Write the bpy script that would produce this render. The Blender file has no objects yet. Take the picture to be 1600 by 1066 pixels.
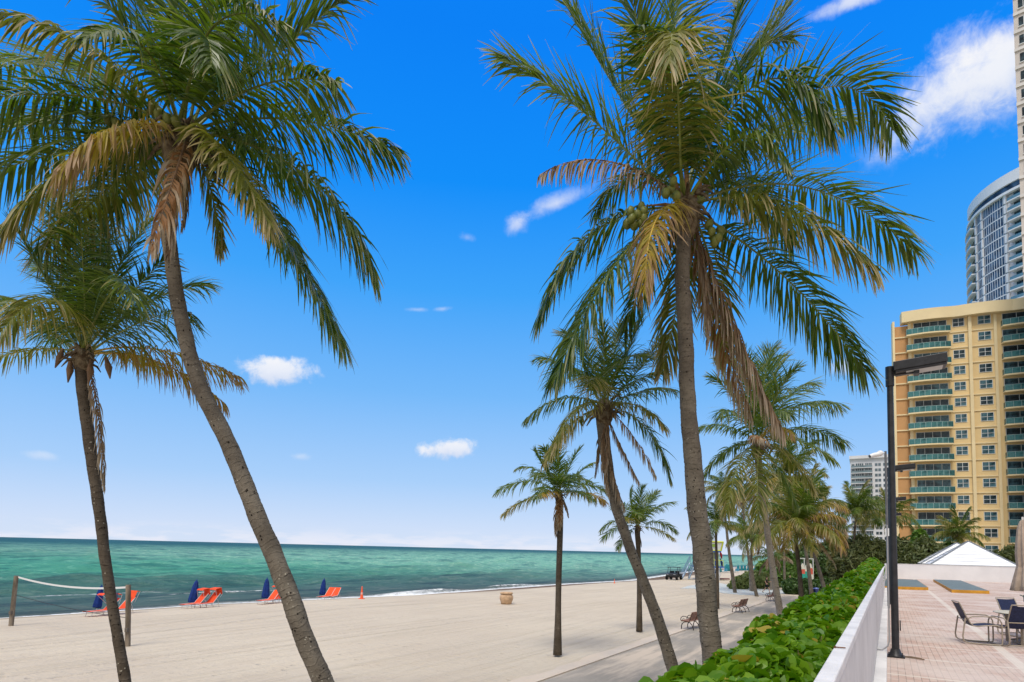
import bpy, bmesh, math, random
import numpy as np
from math import radians as RD, sin, cos, pi
from mathutils import Vector
# ------------------------------------------------------------------ camera
W_, H_ = 1600, 1066
FPX = 933.0
PITCH, ROLL, SHY = RD(4.119), RD(1.390), 0.16138
EYE = np.array([0.0, 0.0, 4.0])
scene = bpy.context.scene
COL = scene.collection
cam_d = bpy.data.cameras.new('camera'); cam = bpy.data.objects.new('camera', cam_d); COL.objects.link(cam)
cam_d.sensor_width = 36; cam_d.lens = 36*FPX/W_; cam_d.shift_y = SHY
cam_d.clip_start = 0.1; cam_d.clip_end = 60000
_a = pi/2+PITCH
RX = np.array([[1,0,0],[0,cos(_a),-sin(_a)],[0,sin(_a),cos(_a)]])
RZ = np.array([[cos(ROLL),-sin(ROLL),0],[sin(ROLL),cos(ROLL),0],[0,0,1]])
RC = RX@RZ
from mathutils import Matrix
cam.matrix_world = Matrix.Translation(EYE.tolist()) @ Matrix(RC.tolist()).to_4x4()
scene.camera = cam
scene.render.resolution_x = 1024; scene.render.resolution_y = 682
scene.view_settings.view_transform = 'Standard'; scene.view_settings.look = 'None'
scene.view_settings.exposure = 0.0; scene.view_settings.gamma = 1
def ray(px, py):
    return RC@np.array([(px-800)/FPX, (533-py)/FPX+SHY*W_/FPX, -1.0])
def at(px, py, z=0.0):                       # point of the plane z seen at a pixel of the photograph
    d = ray(px, py); return EYE+d*((z-EYE[2])/d[2])
def atd(px, py, dist):                       # point at horizontal forward distance (y) seen at a pixel
    d = ray(px, py); return EYE+d*(dist/d[1])
AZ = RD(32.232)
U = np.array([sin(AZ), cos(AZ)]); V = np.array([cos(AZ), -sin(AZ)])
def uv(u, v, z=0.0): return np.array([U[0]*u+V[0]*v, U[1]*u+V[1]*v, z])
def touv(p): return float(p[0]*U[0]+p[1]*U[1]), float(p[0]*V[0]+p[1]*V[1])
# ------------------------------------------------------------------ world
SUN_EL, SUN_AZ = RD(58), RD(205)             # azimuth clockwise from +Y; high, behind the camera
wd = bpy.data.worlds.new('World'); scene.world = wd; wd.use_nodes = True
nt = wd.node_tree; nt.nodes.clear()
class NB:
    def __init__(s, nt): s.nt = nt
    def n(s, t, **k):
        o = s.nt.nodes.new(t)
        for a, b in k.items(): setattr(o, a, b)
        return o
    def l(s, a, b): s.nt.links.new(a, b)
    def put(s, sock, v):
        if hasattr(v, 'is_output') or isinstance(v, bpy.types.NodeSocket): s.l(v, sock)
        else: sock.default_value = v
    def m(s, op, a, b=None, c=None, clamp=False):
        o = s.n('ShaderNodeMath', operation=op, use_clamp=clamp); s.put(o.inputs[0], a)
        if b is not None: s.put(o.inputs[1], b)
        if c is not None: s.put(o.inputs[2], c)
        return o.outputs[0]
    def vm(s, op, a, b=None):
        o = s.n('ShaderNodeVectorMath', operation=op); s.put(o.inputs[0], a)
        if b is not None: s.put(o.inputs[1], b)
        return o.outputs['Value'] if op in ('DOT_PRODUCT','LENGTH') else o.outputs[0]
    def mix(s, f, a, b, mode='MIX'):
        o = s.n('ShaderNodeMix', data_type='RGBA', blend_type=mode); s.put(o.inputs[0], f)
        for i, q in ((6,a),(7,b)):
            s.put(o.inputs[i], (tuple(q)+(1,))[:4] if isinstance(q, (tuple, list)) else q)
        return o.outputs[2]
    def ramp(s, f, stops, interp='LINEAR'):
        o = s.n('ShaderNodeValToRGB'); s.put(o.inputs[0], f); cr = o.color_ramp; cr.interpolation = interp
        while len(cr.elements) < len(stops): cr.elements.new(0.5)
        for e, (p, c) in zip(cr.elements, stops):
            e.position = p; e.color = (tuple(c)+(1,))[:4] if isinstance(c, (tuple, list)) else (c,c,c,1)
        return o.outputs[0]
    def noise(s, vec, scale, detail=4, rough=.55, dist=0.0):
        o = s.n('ShaderNodeTexNoise'); o.inputs['Scale'].default_value = scale; o.inputs['Detail'].default_value = detail
        o.inputs['Roughness'].default_value = rough; o.inputs['Distortion'].default_value = dist
        if vec is not None: s.l(vec, o.inputs['Vector'])
        return o.outputs['Fac']
    def sstep(s, x, a, b):
        o = s.n('ShaderNodeMapRange', interpolation_type='SMOOTHSTEP'); s.put(o.inputs[0], x)
        o.inputs[1].default_value = a; o.inputs[2].default_value = b; return o.outputs[0]
    def scalev(s, vec, sc, rot=(0,0,0)):
        o = s.n('ShaderNodeMapping'); s.l(vec, o.inputs[0]); o.inputs['Scale'].default_value = sc; o.inputs['Rotation'].default_value = rot
        return o.outputs[0]
b = NB(nt)
def lin(r, g, bl):
    f = lambda c: (c/255/12.92) if c/255 <= .04045 else ((c/255+.055)/1.055)**2.4
    return (f(r), f(g), f(bl))
tc = b.n('ShaderNodeTexCoord'); D = tc.outputs['Generated']
sep = b.n('ShaderNodeSeparateXYZ'); b.l(D, sep.inputs[0]); DZ = sep.outputs[2]
sky = b.n('ShaderNodeTexSky', sky_type='NISHITA', sun_disc=False, sun_elevation=SUN_EL, sun_rotation=SUN_AZ)
sky.air_density = 1.0; sky.dust_density = .4; sky.ozone_density = 3.0
# clear sky deepening from a milky horizon to a saturated blue
grad = b.ramp(b.m('MULTIPLY', DZ, 1.4, clamp=True), [(0.0, lin(214,228,250)), (.045, lin(206,224,252)), (.15, lin(170,209,253)), (.35, lin(118,187,253)),
              (.56, lin(62,166,254)), (.75, lin(8,144,254)), (.95, lin(0,130,250))])
nish = b.mix(1.0, sky.outputs[0], (.1,.1,.1), 'MULTIPLY')
col = b.mix(.95, nish, grad)
nz1 = b.noise(D, 15, 8, .6); nz2 = b.noise(D, 34, 7, .66, .3)
nn = b.m('ADD', b.m('MULTIPLY', b.m('SUBTRACT', nz1, .5), 1.5), b.m('MULTIPLY', b.m('SUBTRACT', nz2, .5), 1.6))
def cloud(px, py, hw, hh, rot=0, dens=1.0, k=1.0, soft=.55):
    c = ray(px, py); c = c/np.linalg.norm(c)
    r = np.cross(c, [0,0,1]); r /= np.linalg.norm(r); up = np.cross(r, c)
    a = RD(rot); r2 = r*cos(a)+up*sin(a); u2 = -r*sin(a)+up*cos(a)
    sc = abs(np.dot(ray(px, py), RC@np.array([0,0,-1])))/np.linalg.norm(ray(px, py))/FPX
    x = b.vm('DOT_PRODUCT', D, tuple(r2/(hw*sc))); y = b.vm('DOT_PRODUCT', D, tuple(u2/(hh*sc)))
    front = b.m('GREATER_THAN', b.vm('DOT_PRODUCT', D, tuple(c)), 0.3)
    d2 = b.m('SQRT', b.m('ADD', b.m('MULTIPLY', x, x), b.m('MULTIPLY', y, y)))
    v = b.m('ADD', b.m('SUBTRACT', 1.0, d2), b.m('MULTIPLY', nn, k))
    v = b.sstep(v, 0.0, soft)
    return b.m('MULTIPLY', b.m('MULTIPLY', v, dens), front), y
clouds = [(1512,135,118,92,10,1,.7,1.0),(1435,180,70,50,25,.8,.8,1.1),(1590,90,80,66,20,.95,.8,.9),(868,318,78,17,20,.7,.75,1.3),(808,350,34,20,30,.65,.75,1.2),
          (432,580,58,25,6,.95,.9,.7),(700,702,50,18,8,.95,.95,.7),(1332,2,70,16,0,.8,.8,1.0),(1322,572,34,18,10,.6,1,.9),
          (652,484,24,5,4,.4,.8,1.2),(690,483,18,5,10,.4,.8,1.2),(730,371,16,9,-10,.35,1,1.2),(66,712,24,8,0,.35,1,1.2),(466,714,22,8,0,.35,1,1.2),(1385,235,45,30,0,.2,1.2,1.3)]
for c in clouds:
    f, yy = cloud(*c)
    shade = b.ramp(b.m('MULTIPLY_ADD', b.m('ADD', yy, b.m('MULTIPLY', nn, .6)), .4, .45, clamp=True), [(0, lin(196,211,240)), (.5, lin(236,240,250)), (1, lin(255,253,252))])
    col = b.mix(f, col, shade)
# low band of distant cloud above the sea horizon
lown = b.noise(b.scalev(D, (1,1,5)), 13, 5, .6)
low = b.m('MULTIPLY', b.sstep(DZ, .034, .002), b.sstep(lown, .40, .60))
col = b.mix(b.m('MULTIPLY', low, .55), col, lin(244,242,250))
# bright high cloud added overhead, out of frame, as a soft warm fill light
fill_veil = b.m('MULTIPLY', b.sstep(DZ, .74, .86), b.sstep(b.noise(D, 3, 5, .6), .22, .45))
col = b.mix(b.m('MULTIPLY', fill_veil, .85), col, (2.1,1.94,1.72))
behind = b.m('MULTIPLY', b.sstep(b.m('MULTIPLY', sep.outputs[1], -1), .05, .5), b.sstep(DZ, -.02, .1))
col = b.mix(b.m('MULTIPLY', behind, .8), col, (1.0,.95,.88))  # warm white sky added behind the camera, unseen, to fill with less blue light
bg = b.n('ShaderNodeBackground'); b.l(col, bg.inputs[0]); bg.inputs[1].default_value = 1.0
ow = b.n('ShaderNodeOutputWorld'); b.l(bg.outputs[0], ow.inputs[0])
# ------------------------------------------------------------------ sun
sl = bpy.data.lights.new('sun', 'SUN'); sl.energy = 2.4; sl.angle = RD(20); sl.color = (1, .95, .87)
so = bpy.data.objects.new('sun', sl); COL.objects.link(so)
sd = Vector((sin(SUN_AZ)*cos(SUN_EL), cos(SUN_AZ)*cos(SUN_EL), sin(SUN_EL)))
so.rotation_euler = sd.to_track_quat('Z', 'Y').to_euler(); so.location = (0, 0, 60)
# ------------------------------------------------------------------ materials
MATS = {}
def mat(name, c, rough=.6, spec=.3, var=0, vs=3, c2=None, bump=0, bs=20, metal=0, attr=None, trans=0, coat=0, vz=1):
    if name in MATS: return MATS[name]
    m = bpy.data.materials.new(name); m.use_nodes = True; MATS[name] = m
    q = NB(m.node_tree); p = m.node_tree.nodes['Principled BSDF']
    tcn = q.n('ShaderNodeTexCoord'); O = tcn.outputs['Object']
    if vz != 1: O = q.scalev(O, (1,1,vz))
    colr = tuple(c)+(1,)
    if var or c2:
        f = q.noise(O, vs, 5, .6)
        f = q.sstep(f, .35, .65)
        colr = q.mix(f, tuple(x*(1-var) for x in c), c2 if c2 else tuple(min(1, x*(1+var)) for x in c))
    if attr:
        at_ = q.n('ShaderNodeAttribute', attribute_name='rnd')
        k = q.m('MULTIPLY_ADD', at_.outputs['Fac'], 2*attr, 1-attr)
        colr = q.mix(1.0, colr, q_rgb(q, k), 'MULTIPLY')
    q.put(p.inputs['Base Color'], colr); p.inputs['Roughness'].default_value = rough
    p.inputs['Specular IOR Level'].default_value = spec; p.inputs['Metallic'].default_value = metal
    if coat: p.inputs['Coat Weight'].default_value = coat
    if bump:
        bn = q.n('ShaderNodeBump'); bn.inputs['Strength'].default_value = bump; bn.inputs['Distance'].default_value = .02
        q.l(q.noise(O, bs, 5, .6), bn.inputs['Height']); q.l(bn.outputs[0], p.inputs['Normal'])
    if trans:
        add_trans(m, q, p, colr, trans)
    return m
def q_rgb(q, k):
    o = q.n('ShaderNodeCombineColor'); [q.l(k, o.inputs[i]) for i in range(3)]; return o.outputs[0]
def add_trans(m, q, p, colr, trans, tint=(1.5,1.6,.6)):
    t = q.n('ShaderNodeBsdfTranslucent'); q.put(t.inputs[0], q.mix(1.0, colr, tint, 'MULTIPLY'))
    mx = q.n('ShaderNodeMixShader'); mx.inputs[0].default_value = trans
    q.l(p.outputs[0], mx.inputs[1]); q.l(t.outputs[0], mx.inputs[2])
    q.l(mx.outputs[0], m.node_tree.nodes['Material Output'].inputs[0])
def leafmat(name, base, alt, tipc, tipstart=.7, rough=.42, trans=.28, spec=.5):
    """leaf blade: colour drifts between base and alt leaf by leaf, dried ends where tip is high"""
    m = bpy.data.materials.new(name); m.use_nodes = True; MATS[name] = m
    q = NB(m.node_tree); p = m.node_tree.nodes['Principled BSDF']
    r = q.n('ShaderNodeAttribute', attribute_name='rnd').outputs['Fac']; t = q.n('ShaderNodeAttribute', attribute_name='tip').outputs['Fac']
    oi = q.n('ShaderNodeObjectInfo').outputs['Random']
    c = q.mix(q.m('ADD', q.m('MULTIPLY', r, .65), q.m('MULTIPLY', oi, .35)), base, alt)
    tt = q.m('ADD', t, q.m('MULTIPLY', q.m('SUBTRACT', r, .5), .7))
    c = q.mix(q.sstep(tt, tipstart, tipstart+.45), c, tipc)
    q.l(c, p.inputs['Base Color']); p.inputs['Roughness'].default_value = rough; p.inputs['Specular IOR Level'].default_value = spec
    add_trans(m, q, p, c, trans)
    return m
F_GREEN = leafmat('frond_green', (.020,.062,.006), (.15,.20,.022), (.33,.29,.16), .76, .36, .38, .42)
F_OLIVE = leafmat('frond_olive', (.070,.100,.010), (.22,.21,.028), (.38,.30,.16), .56, .45, .38, .32)
F_YELL = leafmat('frond_yellow', (.24,.22,.015), (.38,.21,.02), (.30,.19,.10), .42, .5, .28, .25)
F_BROWN = leafmat('frond_dead', (.17,.105,.058), (.30,.215,.14), (.34,.27,.20), .6, .7, .12, .2)
F_RUST = leafmat('frond_rust', (.20,.085,.03), (.30,.17,.075), (.36,.28,.20), .35, .6, .2, .2)
R_GREEN = mat('frond_stalk', (.17,.20,.035), .45, .4, .25, 4)
R_YELL = mat('frond_stalk_yellow', (.48,.32,.04), .45, .4, .2, 4)
R_BROWN = mat('frond_stalk_dead', (.17,.10,.055), .7, .2, .25, 4)
NUT = mat('coconut_husk', (.085,.125,.016), .45, .4, .3, 5, c2=(.17,.18,.03))
FIBRE = mat('palm_fibre', (.13,.085,.05), .9, .1, .35, 9, c2=(.24,.19,.12), bump=.8, bs=40)
# ------------------------------------------------------------------ mesh helpers
def mkmesh(name, verts, polys, mats, attrs=None, smooth=False):
    """verts (N,3); polys = list of (face array (m,k), material index)"""
    me = bpy.data.meshes.new(name)
    verts = np.asarray(verts, dtype=np.float32)
    me.vertices.add(len(verts)); me.vertices.foreach_set('co', verts.ravel())
    loops = []; starts = []; mi = []; n = 0
    for f, k in polys:
        f = np.asarray(f, dtype=np.int32)
        if f.size == 0: continue
        loops.append(f.ravel()); starts.append(n+np.arange(len(f))*f.shape[1]); n += f.size; mi.append(np.full(len(f), k))
    loops = np.concatenate(loops); starts = np.concatenate(starts); mi = np.concatenate(mi)
    me.loops.add(len(loops)); me.loops.foreach_set('vertex_index', loops.astype(np.int32))
    me.polygons.add(len(starts)); me.polygons.foreach_set('loop_start', starts.astype(np.int32))
    me.polygons.foreach_set('material_index', mi.astype(np.int32))
    me.polygons.foreach_set('use_smooth', np.full(len(starts), bool(smooth)))
    for m in mats: me.materials.append(m)
    if attrs:
        for k, a in attrs.items():
            at_ = me.attributes.new(k, 'FLOAT', 'POINT'); at_.data.foreach_set('value', np.asarray(a, dtype=np.float32))
    me.update(calc_edges=True); me.validate()
    return me
class MB:
    def __init__(s): s.v = []; s.f = []; s.mi = []; s.cur = 0; s.sm = []
    def add(s, vs, fs, smooth=False):
        o = len(s.v); s.v += [tuple(map(float, p)) for p in vs]
        for f in fs: s.f.append([o+i for i in f]); s.mi.append(s.cur); s.sm.append(smooth)
    def box(s, c, d, rz=0, ax=None):
        """box centred at c with size d; ax = three axes"""
        c = np.array(c, float)
        if ax is None: ax = np.array([[cos(rz), sin(rz), 0], [-sin(rz), cos(rz), 0], [0, 0, 1]])
        vs = [c+sum(ax[i]*d[i]*.5*q[i] for i in range(3)) for q in [(-1,-1,-1),(1,-1,-1),(1,1,-1),(-1,1,-1),(-1,-1,1),(1,-1,1),(1,1,1),(-1,1,1)]]
        s.add(vs, [(0,3,2,1),(4,5,6,7),(0,1,5,4),(1,2,6,5),(2,3,7,6),(3,0,4,7)])
    def tube(s, pts, r, n=8, cap=True, smooth=True):
        pts = [np.array(p, float) for p in pts]; R_ = r if hasattr(r, '__len__') else [r]*len(pts)
        up = None; rings = []
        for i, p in enumerate(pts):
            t = pts[min(i+1, len(pts)-1)]-pts[max(i-1, 0)]; t /= (np.linalg.norm(t)+1e-9)
            if up is None: up = np.array([0,0,1.]) if abs(t[2]) < .9 else np.array([1.,0,0])
            x = np.cross(up, t); x /= (np.linalg.norm(x)+1e-9); up = np.cross(t, x)
            rings.append([p+(x*cos(2*pi*k/n)+up*sin(2*pi*k/n))*R_[i] for k in range(n)])
        vs = [q for rg in rings for q in rg]
        fs = [(i*n+k, i*n+(k+1)%n, (i+1)*n+(k+1)%n, (i+1)*n+k) for i in range(len(pts)-1) for k in range(n)]
        s.add(vs, fs, smooth)
        if cap: s.add(rings[0], [tuple(range(n))[::-1]]); s.add(rings[-1], [tuple(range(n))])
    def lathe(s, prof, c=(0,0,0), n=20, smooth=True, ribs=0, ribd=0):
        vs = []
        for r, z in prof:
            for k in range(n):
                a = 2*pi*k/n; rr = r*(1+ribd*cos(ribs*a)) if ribs else r
                vs.append((c[0]+rr*cos(a), c[1]+rr*sin(a), c[2]+z))
        fs = [(i*n+k, i*n+(k+1)%n, (i+1)*n+(k+1)%n, (i+1)*n+k) for i in range(len(prof)-1) for k in range(n)]
        s.add(vs, fs, smooth)
    def blob(s, c, r, n=10, m=7, seed=0, j=.0):
        rg = random.Random(seed); vs = []; fs = []
        for i in range(m+1):
            th = pi*i/m
            for k in range(n):
                a = 2*pi*k/n; q = 1+rg.uniform(-j, j)
                vs.append((c[0]+r[0]*sin(th)*cos(a)*q, c[1]+r[1]*sin(th)*sin(a)*q, c[2]+r[2]*cos(th)*q))
        fs = [(i*n+k, (i+1)*n+k, (i+1)*n+(k+1)%n, i*n+(k+1)%n) for i in range(m) for k in range(n)]
        s.add(vs, fs, True)
    def build(s, name, mats, parent=None, world=False, bevel=0):
        me = bpy.data.meshes.new(name); v = np.array(s.v)
        if parent is not None and world: v = v-np.array(parent.location)
        me.from_pydata(v.tolist(), [], s.f)
        for m in (mats if isinstance(mats, (list, tuple)) else [mats]): me.materials.append(m)
        me.polygons.foreach_set('material_index', s.mi); me.polygons.foreach_set('use_smooth', s.sm); me.update()
        o = bpy.data.objects.new(name, me); COL.objects.link(o)
        if parent is not None: o.parent = parent
        if bevel:
            b_ = o.modifiers.new('bevel', 'BEVEL'); b_.width = bevel; b_.segments = 2; b_.limit_method = 'ANGLE'
        return o
def link(name, me, parent=None, loc=None, rot=None):
    o = bpy.data.objects.new(name, me); COL.objects.link(o)
    if parent is not None: o.parent = parent
    if loc is not None: o.location = [float(x) for x in loc]
    if rot is not None: o.rotation_euler = rot
    return o
def tag(o, label=None, cat=None, group=None, kind=None):
    if label: o['label'] = label
    if cat: o['category'] = cat
    if group: o['group'] = group
    if kind: o['kind'] = kind
    return o
def empty(name, loc, label=None, cat=None, group=None, rz=0):
    o = bpy.data.objects.new(name, None); COL.objects.link(o); o.location = [float(x) for x in loc]; o.rotation_euler = (0,0,rz)
    o.empty_display_size = .2
    return tag(o, label, cat, group)
def dup(root, loc, rz=None, label=None, group=None, parent=None):
    r = root.copy(); COL.objects.link(r)
    if parent is not None: r.parent = parent
    if loc is not None: r.location = [float(x) for x in loc]
    if rz is not None: r.rotation_euler = (0,0,rz)
    if label: r['label'] = label
    if group: r['group'] = group
    for ch in list(root.children): dup(ch, None, parent=r)
    return r
def norm(a): return a/(np.linalg.norm(a, axis=-1, keepdims=True)+1e-9)
SH_U = [-400,-60,14,27,38,45,52,72,95,130,188,400,3000]; SH_V = [-43.6,-43.6,-43.6,-43.2,-41,-39.5,-39,-38.5,-36,-40,-47,-52,-52]
def shore(u): return np.interp(u, SH_U, SH_V)
def gz(u, v):
    s = v-shore(u); t = np.clip(s/9.0, 0, 1); z = -.7+.7*(t*t*(3-2*t))
    z = z+np.where(s < 0, np.maximum(s*.06, -4), 0)
    return z
def atg(px, py):                              # ground point at a pixel, following the beach
    z = 0.0
    for _ in range(8): p = at(px, py, z); z = float(gz(*touv(p)))
    return at(px, py, z)
# ================================================================== SETTING
def grid(us, vs, zf):
    uu, vv = np.meshgrid(us, vs, indexing='ij')
    z = zf(uu, vv)
    P = np.stack([U[0]*uu+V[0]*vv, U[1]*uu+V[1]*vv, z], -1).reshape(-1, 3)
    n, m = len(us), len(vs); i = np.arange(n-1)[:,None]*m+np.arange(m-1)[None]
    i = i.ravel(); F = np.stack([i, i+m, i+m+1, i+1], 1)
    return P, F[:, ::1], uu.ravel(), vv.ravel()
# --- sand: one sheet to the horizon
m = bpy.data.materials.new('sand'); m.use_nodes = True; q = NB(m.node_tree); p = m.node_tree.nodes['Principled BSDF']
O = q.scalev(q.n('ShaderNodeTexCoord').outputs['Object'], (1,1,1), (0,0,AZ))   # local y runs along the shore
sA = q.n('ShaderNodeAttribute', attribute_name='shore').outputs['Fac']; uA = q.n('ShaderNodeAttribute', attribute_name='along').outputs['Fac']
big = q.noise(O, .12, 4, .55); med = q.noise(O, .9, 5, .6); fine = q.noise(O, 14, 5, .65); foot = q.noise(O, 3.6, 3, .5, .3)
rake = q.n('ShaderNodeTexWave', wave_type='BANDS', bands_direction='X', wave_profile='SIN'); rake.inputs['Scale'].default_value = .42
rake.inputs['Distortion'].default_value = 9; rake.inputs['Detail'].default_value = 3; rake.inputs['Detail Scale'].default_value = .35
q.l(q.scalev(O, (1,.16,1)), rake.inputs[0])
c = q.mix(q.sstep(big, .3, .7), (.505,.430,.332), (.565,.488,.375))
c = q.mix(q.m('MULTIPLY', q.sstep(med, .42, .75), .35), c, (.50,.41,.305))
strk = q.noise(q.scalev(O, (1,.035,1)), 2.2, 6, .7, .15); strk2 = q.noise(q.scalev(O, (1,.06,1), (0,0,.22)), 1.5, 5, .7, .2)
c = q.mix(q.m('MULTIPLY', q.sstep(strk, .46, .64), .36), c, (.40,.34,.25)); c = q.mix(q.m('MULTIPLY', q.sstep(strk2, .54, .64), q.m('MULTIPLY', q.sstep(big, .4, .6), .3)), c, (.40,.33,.25))
c = q.mix(q.m('MULTIPLY', q.sstep(fine, .55, .75), .3), c, (.40,.33,.24)); c = q.mix(q.m('MULTIPLY', q.m('GREATER_THAN', q.noise(O, 30, 2, .5), .74), q.m('MULTIPLY', q.sstep(big, .35, .6), .55)), c, (.13,.085,.05))
# wet strip and wrack line of seaweed by the water
c = q.mix(q.m('MULTIPLY', q.sstep(sA, 1.6, .2), .75), c, (.25,.19,.125))
wr = q.m('ADD', sA, q.m('MULTIPLY_ADD', q.noise(O, .5, 5, .7), 4.4, -2.2))
wm = q.m('MULTIPLY', q.m('MULTIPLY', q.sstep(wr, 7.6, 5.6), q.sstep(wr, -.8, .0)), q.m('MULTIPLY', q.sstep(uA, 40, 62), q.sstep(q.noise(O, 1.1, 6, .75), .30, .46)))
c = q.mix(q.m('MULTIPLY', wm, .9), c, (.10,.055,.032))
q.l(c, p.inputs['Base Color']); p.inputs['Roughness'].default_value = .92; p.inputs['Specular IOR Level'].default_value = .15
vf = q.n('ShaderNodeTexVoronoi'); vf.inputs['Scale'].default_value = 1.7; vf.inputs['Randomness'].default_value = 1; q.l(O, vf.inputs[0])
fp_ = q.m('MULTIPLY', q.sstep(vf.outputs['Distance'], .20, .08), q.m('MULTIPLY', q.sstep(q.noise(O, .25, 3, .5), .42, .6), q.sstep(sA, 12, 22)))
c2_ = q.mix(q.m('MULTIPLY', fp_, .35), c, (.33,.275,.21)); 
tr_ = q.m('ADD', sA, q.m('MULTIPLY', q.noise(q.scalev(O, (1,.25,1)), .06, 2, .4), 16))
def track(a): return q.sstep(q.m('ABSOLUTE', q.m('SUBTRACT', tr_, a)), .20, .10)
tk = q.m('MULTIPLY', q.m('ADD', q.m('ADD', track(22.0), track(23.7)), q.m('ADD', track(31.2), track(32.9)), clamp=True), q.sstep(q.noise(O, 2.2, 4, .6), .35, .6))
q.l(q.mix(q.m('MULTIPLY', tk, .35), c2_, (.37,.31,.235)), p.inputs['Base Color'])
hgt = q.m('ADD', q.m('MULTIPLY', q.m('SUBTRACT', foot, q.m('MULTIPLY', q.m('ADD', fp_, tk), .8)), 1.0), q.m('ADD', q.m('MULTIPLY', fine, .35), q.m('ADD', q.m('MULTIPLY', strk, 2.2), q.m('MULTIPLY', strk2, 1.6))))
bn = q.n('ShaderNodeBump'); bn.inputs['Strength'].default_value = .7; bn.inputs['Distance'].default_value = .10; q.l(hgt, bn.inputs['Height']); q.l(bn.outputs[0], p.inputs['Normal'])
us = np.concatenate([[-6000,-1500,-400,-120], np.arange(-50, 200, 1.4), np.arange(200, 420, 8), [500,800,1500,3000,8000]])
vs = np.concatenate([[-6000,-2000,-600,-150,-80], np.arange(-56,-28,.4), np.arange(-28, 6, 1.5), [12,30,80,300,1500,6000]])
P, F, uu, vv = grid(us, vs, gz)
tag(link('sand', mkmesh('sand', P, [(F, 0)], [m], {'shore': vv-shore(uu), 'along': uu}, True)), kind='structure')
# --- sea: displaced fan of swell, finer near the beach
m = bpy.data.materials.new('sea_water'); m.use_nodes = True; q = NB(m.node_tree); p = m.node_tree.nodes['Principled BSDF']
O = q.scalev(q.n('ShaderNodeTexCoord').outputs['Object'], (1,1,1), (0,0,AZ))
d = q.n('ShaderNodeAttribute', attribute_name='off').outputs['Fac']; hA = q.n('ShaderNodeAttribute', attribute_name='crest').outputs['Fac']; uA = q.n('ShaderNodeAttribute', attribute_name='along').outputs['Fac']
patch = q.noise(q.scalev(O, (1,.35,1)), .045, 5, .6); strk = q.noise(q.scalev(O, (1,.22,1)), .28, 6, .65)
dl = q.m('LOGARITHM', q.m('ADD', d, 1.0), 10.0)
dl = q.m('ADD', dl, q.m('MULTIPLY_ADD', patch, .5, -.25))
c = q.ramp(q.m('DIVIDE', dl, 4.0), [(.0, (.13,.15,.115)), (.15, (.060,.095,.085)), (.27, (.058,.112,.100)), (.37, (.050,.145,.112)), (.45, (.060,.25,.17)), (.50, (.060,.255,.175)), (.58, (.026,.135,.112)), (.66, (.018,.095,.10)), (.8, (.018,.085,.098)), (1, (.019,.086,.102))])
c = q.mix(q.m('MULTIPLY', q.sstep(q.m('ADD', uA, q.m('MULTIPLY', d, .25)), 60, 170), q.m('MULTIPLY', q.sstep(dl, .5, 1.2), q.m('MULTIPLY', q.sstep(dl, 3.0, 2.1), .8))), c, (.18,.38,.28))
c = q.mix(q.m('MULTIPLY', q.sstep(strk, .47, .64), .8), c, q.mix(1, c, (.42,.50,.60), 'MULTIPLY'))
c = q.mix(q.m('MULTIPLY', q.sstep(q.noise(q.scalev(O, (1,.4,1)), 1.1, 5, .65), .48, .68), .5), c, q.mix(1, c, (2.6,1.6,1.6), 'MULTIPLY'))
fo1 = q.noise(O, 1.1, 7, .72, .8); fo2 = q.noise(q.scalev(O, (1,.25,1)), .07, 3, .5)
edge = q.m('MULTIPLY', q.sstep(q.m('ADD', d, q.m('MULTIPLY_ADD', fo1, 4.4, -2.2)), 1.9, .3), q.sstep(uA, 14, 42))
edge = q.m('MAXIMUM', edge, q.sstep(q.m('ADD', d, q.m('MULTIPLY_ADD', fo1, 1.2, -.6)), .5, .1))
brk = q.m('MULTIPLY', q.sstep(hA, .32, .75), q.sstep(fo1, .40, .54))
cap = q.m('MULTIPLY', q.m('MULTIPLY', q.sstep(q.noise(q.scalev(O, (1,.45,1)), .62, 5, .68), .70, .78), q.sstep(fo2, .48, .62)), .8)
foam = q.m('MAXIMUM', q.m('MAXIMUM', edge, brk), cap)
c = q.mix(foam, c, (.78,.80,.78))
h = q.m('ADD', q.m('MULTIPLY', q.noise(q.scalev(O, (1,.5,1)), 1.3, 6, .65), 1.0), q.m('MULTIPLY', q.noise(q.scalev(O, (1,.4,1)), .35, 5, .6), 2.2))
h = q.m('ADD', h, q.m('MULTIPLY', foam, .6))
bn = q.n('ShaderNodeBump'); bn.inputs['Strength'].default_value = .9; bn.inputs['Distance'].default_value = .45; q.l(h, bn.inputs['Height'])
df = q.n('ShaderNodeBsdfDiffuse'); q.l(c, df.inputs[0]); q.l(bn.outputs[0], df.inputs['Normal'])
gl = q.n('ShaderNodeBsdfGlossy'); gl.inputs['Roughness'].default_value = .22; gl.inputs['Color'].default_value = (.8,.9,.92,1); q.l(bn.outputs[0], gl.inputs['Normal'])
lw = q.n('ShaderNodeLayerWeight'); lw.inputs['Blend'].default_value = .5; q.l(bn.outputs[0], lw.inputs['Normal'])
fac = q.m('MULTIPLY', q.m('MULTIPLY_ADD', q.m('POWER', lw.outputs['Facing'], 4.0), .10, .025), q.m('SUBTRACT', 1.0, q.m('MULTIPLY', foam, .9)))   # rough water shows the viewer its wave faces: little mirror at grazing angles
ms = q.n('ShaderNodeMixShader'); q.l(fac, ms.inputs[0]); q.l(df.outputs[0], ms.inputs[1]); q.l(gl.outputs[0], ms.inputs[2]); q.l(ms.outputs[0], m.node_tree.nodes['Material Output'].inputs[0])
rs = [22.0]
while rs[-1] < 30000: rs.append(rs[-1]*(1.0042 if rs[-1] < 700 else 1.12))
rs = np.array(rs); th = np.concatenate([[-1.9,-1.5,-1.2,-1.0], np.arange(-.80, .50, .0032), [.6,.8]])
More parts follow.
